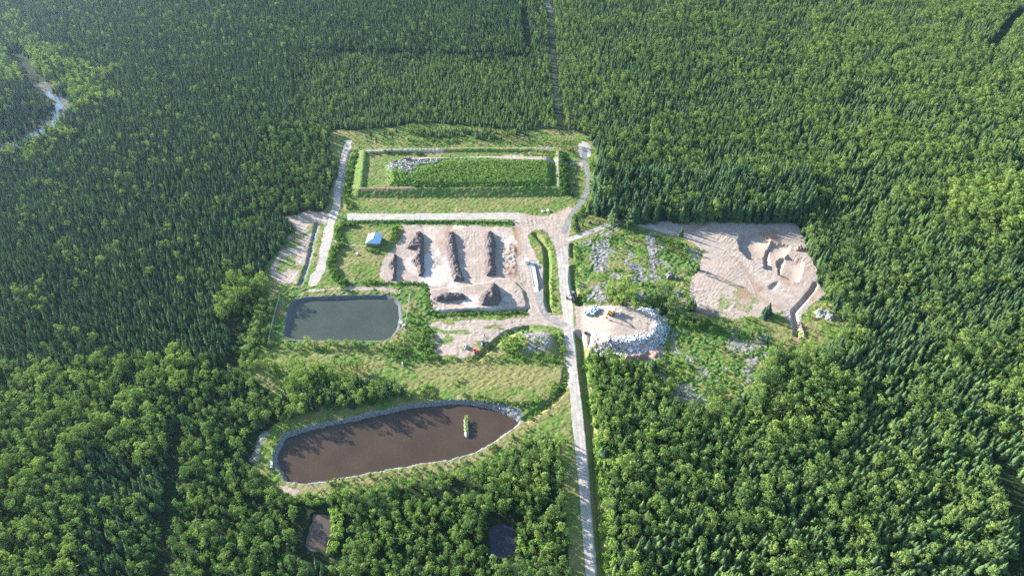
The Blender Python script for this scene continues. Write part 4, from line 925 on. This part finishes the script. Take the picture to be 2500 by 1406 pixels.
def islandmat(name, stops, rough=.6, trans=0):
    m, n, L, o = newmat(name); p = n.new('ShaderNodeBsdfPrincipled'); L.new(p.outputs[0], o.inputs[0]); p.inputs['Roughness'].default_value = rough; p.inputs['Specular IOR Level'].default_value = .2
    gm = n.new('ShaderNodeNewGeometry'); r = n.new('ShaderNodeValToRGB'); r.color_ramp.interpolation = 'CONSTANT'
    el = r.color_ramp.elements; el[0].position = 0; el[0].color = (*stops[0][1], 1); el[1].position = stops[1][0]; el[1].color = (*stops[1][1], 1)
    for ps, c in stops[2:]: e = el.new(ps); e.color = (*c, 1)
    L.new(gm.outputs['Random Per Island'], r.inputs[0]); L.new(r.outputs[0], p.inputs['Base Color']); return m
M_WASTE = islandmat('bagged_waste', [(0, (.84,.84,.83)), (.52, (.60,.62,.64)), (.64, (.30,.42,.56)), (.72, (.38,.33,.28)), (.84, (.10,.10,.10)), (.91, (.74,.72,.68))])
M_BLUEW = islandmat('blue_waste', [(0, (.16,.33,.50)), (.25, (.33,.48,.60)), (.42, (.70,.72,.74)), (.72, (.40,.38,.36)), (.86, (.1,.1,.12))])
M_GREYW = islandmat('grey_waste', [(0, (.34,.34,.35)), (.4, (.48,.48,.48)), (.55, (.20,.20,.21)), (.75, (.10,.09,.10)), (.9, (.62,.62,.60))])
M_STONE = islandmat('riprap_stone', [(0, (.16,.16,.15)), (.35, (.21,.205,.19)), (.6, (.12,.125,.13)), (.9, (.36,.35,.33))], .9)
M_STICK = islandmat('grey_wood', [(0, (.24,.21,.19)), (.35, (.32,.29,.27)), (.6, (.15,.12,.11)), (.88, (.42,.39,.37))], .9)
def drop(mask, dens, jit=.5):
    iy, ix = np.nonzero(rng.random((NY, NX)) < mask*dens*ST*ST)
    return GX0+ix*ST+rng.uniform(-jit, jit, len(ix)), GY0+iy*ST+rng.uniform(-jit, jit, len(ix))
rimw = ss(9.5, 5, sd_w+N1*4)*ss(-2.2, -.8, sd_w+N2*2)
arc = np.maximum(ss(1470, 1530, UU)*ss(795, 815, VV), ss(1545, 1580, UU+(VV-760)*.4)*ss(748, 756, VV))
X, Y = drop(np.clip(rimw*arc*(.35+1.3*fbm(XX/3, YY/3, 38)), 0, 1), 5.0); pieces('litter', X, Y, .2+.95*rng.random(len(X))**2, M_WASTE, .45, .06)
X, Y = drop(np.clip(ss(14, 7, sd_w+N1*5)*ss(-3.5, -1, sd_w)*arc, 0, 1), .5); pieces('litter', X, Y, .15+.5*rng.random(len(X)), M_WASTE, .4, .03)
X, Y = drop(ss(1428, 1450, UU)*ss(1515, 1480, UU)*ss(828, 838, VV)*ss(872, 864, VV)+wpad*ss(1500, 1620, UU)*.05+wpad*ss(758, 752, VV)*ss(1430, 1450, UU)*.8, .75); pieces('debris', X, Y, rng.uniform(.3, 1.1, len(X)), M_GREYW, .5, .1)
cw = reg([(940,402),(956,389),(985,383),(1006,388),(1080,390),(1060,397),(1012,407),(1004,428),(990,420),(972,410),(946,414)], .7, .5, 5)
X, Y = drop(cw*(.4+1.2*fbm(XX/3, YY/3, 39)), 2.4); pieces('litter', X, Y, .25+.8*rng.random(len(X))**1.7, M_GREYW, .5, .08)
mound('waste_heap', [(948,396),(958,388),(985,381),(1004,386),(1003,393),(980,392),(960,400)], 2.0, M_RUB, 1.8, 'dark grey waste heap at the far corner of the landfill cell shrubs', 'waste heap', None, .9, .4, 31, 5)
bl = [(1424,770),(1428,762),(1440,758),(1458,760),(1463,768),(1452,776),(1436,776)]
mound('blue_waste_heap', bl, 2.2, earthmat('blue_heap', (.2,.24,.28), (.28,.35,.42), (.5,.52,.54)), 2.2, 'blue and white rubbish heap at the roadside end of the waste pad', 'waste heap', None, .6, .4, 32)
P_ = G(bl); d_ = dseg(P_, XX[win(P_, 2)], YY[win(P_, 2)], True); mk = np.zeros((NY, NX)); mk[win(P_, 2)] = inside(P_, XX[win(P_, 2)], YY[win(P_, 2)])*1.0
X, Y = drop(mk, 3.0); o_ = pieces('litter', X, Y, rng.uniform(.4, 1.2, len(X)), M_BLUEW, .6, 1.6)
X, Y = drop(np.clip(slash, 0, 1)*(slash > .4)*(1-wpad), .3); K = len(X)
mb = MB(); Zs = gz(X, Y)
for i in range(K):
    a = random.uniform(0, 6.28); l = random.uniform(.6, 2.4); z = Zs[i]+.08; dz = random.uniform(-.15, .4)
    mb.beam((X[i]-math.cos(a)*l/2, Y[i]-math.sin(a)*l/2, z), (X[i]+math.cos(a)*l/2, Y[i]+math.sin(a)*l/2, z+dz), random.uniform(.05, .12), .08)
tag(mb.build('debris', M_STICK), kind='stuff')
X, Y = drop(W['riprap']*(W['riprap'] > .5)*ss(3.0, 1.6, np.maximum(sd_b, 0)), .8); pieces('gravel', X, Y, .18+.55*rng.random(len(X))**2.2, M_STONE, .7, .0)

# ------------------------------------------------------------------ buildings and machines
M_WHITE = simple('white_paint', (.80,.80,.78), .45, 0, .04); M_ROOF = simple('pale_blue_roof_sheet', (.42,.64,.82), .4, 0, .03, 1, .4); M_WALL = simple('brown_siding', (.20,.14,.14), .8, 0, .12)
M_YEL = simple('yellow_paint', (.62,.40,.05), .5, 0, .15); M_BLK = simple('black_rubber', (.03,.03,.034), .8, 0, .2); M_DKM = simple('dark_paint', (.055,.06,.075), .5, .1, .2); M_STEEL = simple('grey_steel', (.33,.34,.36), .45, .3, .2)
M_CONC = simple('concrete', (.62,.59,.53), .9, 0, .08); M_RED = simple('red_steel', (.50,.13,.08), .6, 0, .2); M_GLASS = simple('window_glass', (.03,.04,.05), .1, 0, .1, 1, .6); M_WOOD = simple('weathered_wood', (.28,.24,.21), .9); M_GALV = simple('galvanised', (.55,.57,.58), .5, .3, .1); M_PLAST = simple('white_plastic', (.80,.80,.80), .4, 0, .05)
def at(u, v, rz, name, label, cat, group=None):
    x, y, z = gq(u, v); return empty(name, (x, y, z), rz, label, cat, group)
# pale roofed shed
e = at(915, 592, R(-2.5), 'storage_shed', 'square brown shed with a pale blue-white hipped metal roof on the grass plot', 'shed')
MB().box((0, 0, 1.4), (8.6, 9.6, 3.4)).build('wall', M_WALL, e)
a, b, c_, hh, rt = 4.75, 5.3, 3.05, 5.4, 1.9
f = MB(); f.add([(-a, -b, c_), (a, -b, c_), (a, b, c_), (-a, b, c_), (0, -b+rt+1.0, hh), (0, b-rt, hh), (-a, -b, c_-.22), (a, -b, c_-.22), (a, b, c_-.22), (-a, b, c_-.22)], [(0, 4, 5, 3), (1, 2, 5, 4), (0, 1, 4), (2, 3, 5), (0, 6, 7, 1), (1, 7, 8, 2), (2, 8, 9, 3), (3, 9, 6, 0), (6, 9, 8, 7)])
rf = f.build('roof', M_ROOF, e); MB().beam((0, -b+rt+1.0, hh+.04), (0, b-rt, hh+.04), .3, .1).build('ridge_cap', M_WHITE, rf)
MB().box((1.2, -4.84, 1.5), (.5, .1, 1.6)).build('service_panel', M_GALV, e); MB().box((2.4, -4.85, 2.0), (1.0, .08, .35)).build('vent', M_WHITE, e)
# weighbridge
P_ = G([(1294.6,651),(1303.5,649),(1313,700),(1303,701)]); c0 = P_.mean(0); dv = (P_[2]+P_[3]-P_[0]-P_[1])/2; LEN = float(np.linalg.norm(dv)); ang = math.atan2(dv[1], dv[0])
e = empty('weighbridge', (c0[0], c0[1], float(gz(*c0))), ang, 'long pale raised weighbridge deck beside the white cabin', 'weighbridge')
MB().box((0, 0, .72), (LEN, 2.7, .2)).build('deck', M_CONC, e)
for s in (-1, 1): MB().beam((-LEN/2, s*1.46, .95), (LEN/2, s*1.46, .95), .16, .34).build('side_rail', M_CONC, e)
for i in range(5): MB().box((-LEN/2+.8+i*(LEN-1.6)/4, 0, .2), (.9, 2.5, .84)).build('pier', M_STEEL, e)
for s in (-1, 1):
    x0 = s*LEN/2; MB().add([(x0, -1.3, .8), (x0, 1.3, .8), (x0+s*5, 1.3, -.05), (x0+s*5, -1.3, -.05), (x0, -1.3, -.2), (x0, 1.3, -.2)], [(0, 1, 2, 3), (0, 3, 4), (1, 5, 2), (3, 2, 5, 4)]).build('ramp', M_CONC, e)
e = at(1286.5, 642, R(-8), 'weigh_cabin', 'small white weigh cabin standing beside the weighbridge deck', 'cabin')
MB().box((0, 0, 1.35), (2.4, 3.0, 2.9)).build('wall', M_WHITE, e); MB().box((0, 0, 2.88), (2.8, 3.4, .16)).build('roof', M_WHITE, e)
w_ = MB().box((1.24, 0, 1.7), (.06, 1.5, .9)).build('window', M_WHITE, e); MB().box((1.28, 0, 1.7), (.04, 1.3, .7)).build('pane', M_GLASS, w_)
w_ = MB().box((.2, -1.54, 1.75), (1.0, .06, .8)).build('window', M_WHITE, e); MB().box((.2, -1.58, 1.75), (.84, .04, .64)).build('pane', M_GLASS, w_)
MB().box((-1.24, .4, 1.05), (.06, .9, 2.0)).build('door', M_GALV, e); MB().box((.6, 1.2, 3.1), (.5, .4, .35)).build('roof_unit', M_STEEL, e)
e = at(1284, 652, 0, 'barrier_post', 'thin pale post lying low by the weigh cabin', 'post'); MB().cyl((0, 0, -.2), (0, 0, 1.3), .09, .09, 6).build('post', M_GALV, e); MB().box((0, 0, 1.35), (.35, .2, .4)).build('head', M_WHITE, e)
# excavator
x0, y0, z0 = gq(1492, 767, 2.0); x1, y1, _ = gq(1481, 780, 2.0); ang = math.atan2(y1-y0, x1-x0); reach = math.hypot(x1-x0, y1-y0)
e = empty('excavator', (x0, y0, z0), ang, 'yellow excavator with its arm bent to the ground on the waste pad', 'excavator')
for s in (-1, 1):
    t_ = MB(); t_.box((0, s*1.25, .42), (3.2, .55, .8)); t_.cyl((1.6, s*1.25-.27, .42), (1.6, s*1.25+.27, .42), .4, .4, 10); t_.cyl((-1.6, s*1.25-.27, .42), (-1.6, s*1.25+.27, .42), .4, .4, 10); t_.build('track', M_BLK, e)
MB().box((0, 0, .75), (1.6, 2.0, .5)).build('undercarriage', M_DKM, e)
h_ = MB(); h_.box((-.6, 0, 1.5), (3.2, 2.6, 1.0), 0, .96, .94); h_.build('body', M_YEL, e); MB().box((-2.15, 0, 1.5), (.7, 2.5, 1.1), 0, .8, .95).build('counterweight', M_DKM, e)
cb = MB().box((.75, .8, 2.0), (1.5, 1.0, 1.7), 0, .85, .9).build('cab', M_YEL, e); MB().box((1.44, .8, 2.3), (.1, .8, .9)).build('windscreen', M_GLASS, cb)
ax, az = reach*.80, 5.2
bm_ = MB(); bm_.beam((.6, -.1, 1.7), (ax*.5, -.1, 4.3), .45, .6); bm_.beam((ax*.48, -.1, 4.2), (ax, -.1, az), .42, .5); bm_.build('boom', M_YEL, e)
MB().beam((ax-.15, -.1, az+.5), (reach, -.1, 1.1), .36, .46).build('stick', M_YEL, e); MB().beam((1.2, -.1, 2.0), (ax*.55, -.1, 3.7), .16, .16).build('hydraulic_ram', M_STEEL, e)
k_ = MB(); k_.add([(reach-.1, -.6, 1.2), (reach-.1, .4, 1.2), (reach+.5, .4, .6), (reach+.5, -.6, .6), (reach-.4, .4, .0), (reach-.4, -.6, .0), (reach-.8, .4, .5), (reach-.8, -.6, .5)], [(0, 1, 2, 3), (3, 2, 4, 5), (5, 4, 6, 7), (1, 6, 4, 2), (0, 3, 5, 7)]); k_.build('bucket', M_DKM, e)
# white boxes
def white_box(u, v, d, rz, label, z=2.5):
    x, y, zz = gq(u, v, z); e = empty('white_container', (x, y, zz), rz, label, 'container', 'white boxes on the waste pad')
    MB().box((0, 0, d[2]/2), d).build('body', M_PLAST, e); MB().box((0, 0, d[2]+.05), (d[0]+.12, d[1]+.12, .12)).build('lid', M_WHITE, e)
    MB().box((0, -d[1]/2-.03, d[2]*.5), (d[0]*.7, .06, d[2]*.7)).build('door', M_GALV, e)
white_box(1486, 764, (1.5, 2.2, 2.4), R(4), 'narrow white container standing between the excavator and a wider white one')
white_box(1495, 763, (2.2, 2.2, 2.5), R(3), 'wide white container beside the narrow one by the excavator')
white_box(1513, 766, (1.0, 2.8, 2.3), R(-38), 'slanted white container standing apart on the waste pad')
white_box(1540, 847, (2.6, 1.8, .9), R(-40), 'low white slab box lying among the rubbish at the pad rim', 3.5)
# culvert pipe
x0, y0, z0 = gq(1459, 821, .8); x1, y1, z1 = gq(1488, 834, 2.2); zt = max(z0, z1)*.0
e = empty('culvert_pipe', (x0, y0, z0+1.0), 0, 'fat white pipe lying beside the rubbish with a black open end', 'pipe')
A_ = Vector((0, 0, 0)); B_ = Vector((x1-x0, y1-y0, z1-z0)); t_ = MB(); t_.cyl(A_, B_, .95, .95, 16, False); t_.cyl(B_, A_, .86, .86, 16, False); t_.build('pipe', M_PLAST, e, True)
dd = B_.normalized(); MB().cyl(A_-dd*.12, A_+dd*.25, 1.06, 1.06, 16, False).build('end_ring', M_DKM, e); MB().cyl(A_+dd*.5, A_+dd*.56, .85, .85, 14).build('mouth_shade', M_BLK, e)  # black disc inside the open mouth paints the shade of the hollow pipe
# uprooted trunks
x0, y0, z0 = gq(1431, 815, .5); x1, y1, z1 = gq(1434, 846, .5)
e = empty('uprooted_tree', (x0, y0, z0), 0, 'brown root clump with grey trunks lying toward the ditch at the pad corner', 'fallen tree')
t_ = MB(); q = random.Random(4)
for i in range(7): t_.lump((q.uniform(-.9, .9), q.uniform(-.6, .6), .7+q.uniform(-.2, .5)), q.uniform(.4, .8), .8, i)
t_.build('root_clump', simple('roots', (.20,.13,.12), 1), e)
for i in range(4): MB().cyl((i*.5-.8, 0, .8), (x1-x0+i*1.0-1.5, y1-y0+q.uniform(-1, 2), z1-z0+.4), .24, .12, 6).build('log', M_DEAD, e)
# wheeled forwarder by the road
x0, y0, z0 = gq(1399.5, 727); x1, y1, z1 = gq(1396.5, 712); ang = math.atan2(y1-y0, x1-x0)
e = empty('forestry_machine', (x0, y0, z0), ang, 'dark wheeled machine parked on the edge of the gravel road', 'machine')
MB().box((0, 0, 1.25), (9.0, 1.1, .6)).build('chassis', M_DKM, e)
for x in (-3.9, -2.2, 2.2, 3.9):
    for s in (-1, 1): wh = MB().cyl((x, s*.75, .72), (x, s*1.4, .72), .78, .78, 14).build('wheel', M_BLK, e); MB().cyl((x, s*1.38, .72), (x, s*1.46, .72), .34, .34, 10).build('hub', M_STEEL, wh)
cb = MB().box((1.2, 0, 2.5), (1.6, 1.7, 2.1), 0, .85, .85).build('cab', M_DKM, e); MB().box((1.2, 0, 3.58), (1.3, 1.4, .08)).build('roof_panel', M_STEEL, cb)
MB().box((3.3, 0, 1.9), (2.2, 1.5, 1.0), 0, .9, .85).build('hood', M_DKM, e); t_ = MB()
for x in (-4.2, -2.6, -1.0):
    for s in (-1, 1): t_.beam((x, s*.85, 1.5), (x, s*1.0, 2.9), .14, .14)
t_.build('stake_frame', M_DKM, e)
t_ = MB(); t_.beam((-.2, 0, 1.6), (-.2, 0, 3.4), .35, .35); t_.beam((-.2, 0, 3.3), (-.6, 2.6, 2.6), .26, .3); t_.beam((-.6, 2.6, 2.6), (-.7, 3.8, 1.0), .22, .24); t_.build('loader_arm', M_DKM, e)
MB().box((-.7, 4.0, .75), (1.6, 1.1, 1.4), 0, .7, .8).build('grapple', M_DKM, e); MB().beam((-.2, -.4, 3.2), (-1.6, -1.6, 2.4), .18, .18).build('hydraulic_ram', M_GALV, e)
# black crane machine with an A-frame
e = at(1183, 840, R(35), 'crane_machine', 'black machine with a pointed lattice frame beside the overgrown hillock', 'machine')
MB().box((0, 0, 1.0), (4.2, 2.0, .6)).build('chassis', M_DKM, e)
for x in (-1.5, 1.5):
    for s in (-1, 1): MB().cyl((x, s*.9, .55), (x, s*1.3, .55), .58, .58, 12).build('wheel', M_BLK, e)
MB().box((-1.2, .1, 1.9), (1.5, 1.6, 1.4), 0, .85, .85).build('cab', M_DKM, e); MB().box((.9, 0, 1.7), (1.8, 1.6, .9)).build('engine_housing', M_STEEL, e)
t_ = MB(); t_.beam((-.3, .3, 1.6), (1.0, 1.3, 6.0), .2, .24); t_.beam((1.0, 1.3, 6.0), (2.0, .2, 1.2), .16, .2); t_.build('lifting_frame', M_DKM, e)
MB().box((-1.9, -.4, 1.7), (.6, .9, .9)).build('tank', M_WHITE, e); MB().beam((.2, -.9, 1.5), (1.9, -1.6, .5), .18, .18).build('outrigger', M_GALV, e)
e = at(1161.5, 859, R(32), 'steel_bin', 'red steel bin beside the ditch near the black crane machine', 'bin')
MB().box((0, 0, .75), (2.6, 1.5, 1.5), 0, 1.08, 1.08).build('body', M_RED, e); t_ = MB()
for s in (-1, 1): t_.beam((-1.45, s*.85, 1.5), (1.45, s*.85, 1.5), .14, .14)
t_.build('rim', M_RED, e); MB().box((-.4, 0, 1.35), (1.2, 1.2, .3)).build('load', M_RUB, e)
# pump box by the lined pond, markers, boulders
e = at(979.5, 790, R(10), 'pump_box', 'small white pump box at the bank of the lined pond by the fence', 'pump box')
MB().box((0, 0, .6), (1.3, 1.2, 1.2)).build('body', M_WHITE, e); MB().box((0, 0, 1.24), (1.5, 1.4, .1)).build('lid', M_PLAST, e); MB().cyl((-.6, 0, .4), (-3.6, -.3, -1.4), .12, .12, 6).build('hose', M_BLK, e)
e = at(986, 797, R(20), 'control_cabinet', 'white control cabinet in the shade behind the pump box', 'cabinet'); MB().box((0, 0, .7), (1.8, .8, 1.4)).build('body', M_WHITE, e); MB().box((0, -.43, .7), (1.5, .06, 1.2)).build('door', M_GALV, e)
e = at(983, 893, 0, 'marker_post', 'upright white standpipe on the grass below the fence corner', 'post'); MB().cyl((0, 0, -.2), (0, 0, 2.3), .45, .45, 10).build('post', M_WHITE, e); MB().cyl((0, 0, 2.3), (0, 0, 2.45), .55, .55, 10).build('cap', M_GALV, e)
for (u_, v_, r_, lb) in ((1325, 517, 1.0, 'dull white boulder on the grass verge beside its brighter neighbour'), (1338, 516, 1.3, 'bright white boulder on the verge where the loop road leaves the yard'), (873, 621, .9, 'small white stone in the grass plot below the shed'), (1995, 776, .9, 'lone pale stone on the grass beyond the trench'), (1294, 376, 1.3, 'pale grey stone on the grass along the landfill cell track')):
    x, y, z = gq(u_, v_, 3.5 if v_ < 400 else 0)
    tag(MB().lump((0, 0, .35), r_, .7, int(u_), 9, 5).build('boulder', M_WHITE if 'white' in lb else M_CONC, None, False, (x, y, z)), lb, 'boulder', 'pale boulders')
# spillway wall at the end of the brown pond
P_ = G([(664,1103),(663,1143)], 0); dv = P_[1]-P_[0]; LEN = float(np.linalg.norm(dv)); c0 = P_.mean(0)
e = empty('spillway_wall', (c0[0], c0[1], 0), math.atan2(dv[1], dv[0]), 'dark narrow spillway wall with a pale cap at the end of the brown pond', 'wall')
MB().box((0, 0, -.9), (LEN, .5, 3.2)).build('wall', M_WOOD, e); MB().box((0, 0, .76), (LEN+.4, 1.1, .14)).build('walkway', M_CONC, e)
for i in range(5): MB().box((-LEN/2+.3+i*(LEN-.6)/4, .45, -.8), (.35, .4, 3.0)).build('buttress', M_WOOD, e)
# pond fences
def fence(pts, label, zt=1.9):
    P = G(pts); c0 = P[0]; e = empty('chain_fence', (c0[0], c0[1], 0), 0, label, 'fence', 'chain fences round the lined pond')
    W_ = MB()
    for i in range(len(P)-1):
        L_ = np.linalg.norm(P[i+1]-P[i]); k = max(1, int(round(L_/3.2)))
        for j in range(k+(i == len(P)-2)):
            p = P[i]+(P[i+1]-P[i])*j/k; z = float(gz(*p)); MB().cyl((p[0]-c0[0], p[1]-c0[1], z-.3), (p[0]-c0[0], p[1]-c0[1], z+zt+.05), .06, .06, 6).build('post', M_GALV, e)
        for j in range(k):
            a_ = P[i]+(P[i+1]-P[i])*j/k; b_ = P[i]+(P[i+1]-P[i])*(j+1)/k; za, zb = float(gz(*a_)), float(gz(*b_))
            a3 = Vector((a_[0]-c0[0], a_[1]-c0[1], za)); b3 = Vector((b_[0]-c0[0], b_[1]-c0[1], zb))
            for q in range(9): W_.beam(a3+Vector((0, 0, .1+q*zt/8.2)), b3+Vector((0, 0, .1+q*zt/8.2)), .018 if q < 8 else .05, .018 if q < 8 else .05)
            for q in range(12): m_ = a3.lerp(b3, q/12); W_.beam(m_+Vector((0, 0, .05)), m_+Vector((0, 0, zt)), .018, .018)
    W_.build('wire_mesh', M_GALV, e)
fence([(1002,714),(995,765),(987,812),(985,843)], 'pale chain fence along the weigh yard side of the lined pond')
fence([(683,724),(672,770),(660,815),(655,846)], 'pale chain fence along the forest side of the lined pond')
fence([(828,700),(833,706),(846,710)], 'short pale fence piece at the foot of the hedge above the lined pond')
#@@OBJ_END

# ------------------------------------------------------------------ light, air and camera
SUN_AZ, SUN_EL = R(-58), R(17.5)            # clockwise from +Y, above the horizon
w = bpy.data.worlds.new('World'); sc.world = w; w.use_nodes = True
n = w.node_tree.nodes; bg = n['Background']
sk = n.new('ShaderNodeTexSky'); sk.sky_type = 'NISHITA'; sk.sun_disc = False
sk.sun_elevation = SUN_EL; sk.sun_rotation = SUN_AZ; sk.altitude = 100; sk.air_density = 1.2; sk.dust_density = .6; sk.ozone_density = 2.5
w.node_tree.links.new(sk.outputs[0], bg.inputs[0]); bg.inputs[1].default_value = .10
ld = bpy.data.lights.new('sun', 'SUN'); ld.energy = 5.0; ld.angle = R(.5); ld.color = (1, .955, .885)
lo = bpy.data.objects.new('sun', ld); COL.objects.link(lo)
d = Vector((-math.sin(SUN_AZ)*math.cos(SUN_EL), -math.cos(SUN_AZ)*math.cos(SUN_EL), -math.sin(SUN_EL)))
lo.rotation_euler = d.to_track_quat('-Z', 'Y').to_euler()
HAZE = .00005
if HAZE:
    m, n, L, o = newmat('haze'); v = n.new('ShaderNodeVolumePrincipled'); L.new(v.outputs[0], o.inputs['Volume'])
    v.inputs['Color'].default_value = (.50, .72, 1.0, 1); v.inputs['Density'].default_value = HAZE; v.inputs['Anisotropy'].default_value = .70
    mb = MB().box((0, 1500, 142.5), (9000, 9000, 305)); hz_o = mb.build('haze', m); tag(hz_o, kind='stuff')
cd = bpy.data.cameras.new('camera'); co = bpy.data.objects.new('camera', cd); COL.objects.link(co)
co.location = (0, 0, H); co.rotation_euler = (R(90)-PITCH, 0, 0)
cd.sensor_width = 36; cd.lens = 36*F/2500; cd.clip_end = 30000; cd.clip_start = 1
sc.camera = co
sc.view_settings.view_transform = 'Standard'; sc.view_settings.look = 'None'; sc.view_settings.exposure = 1.85; sc.view_settings.gamma = 1
sc.cycles.use_denoising = False; sc.cycles.max_bounces = 6; sc.cycles.volume_bounces = 0; sc.cycles.transparent_max_bounces = 8
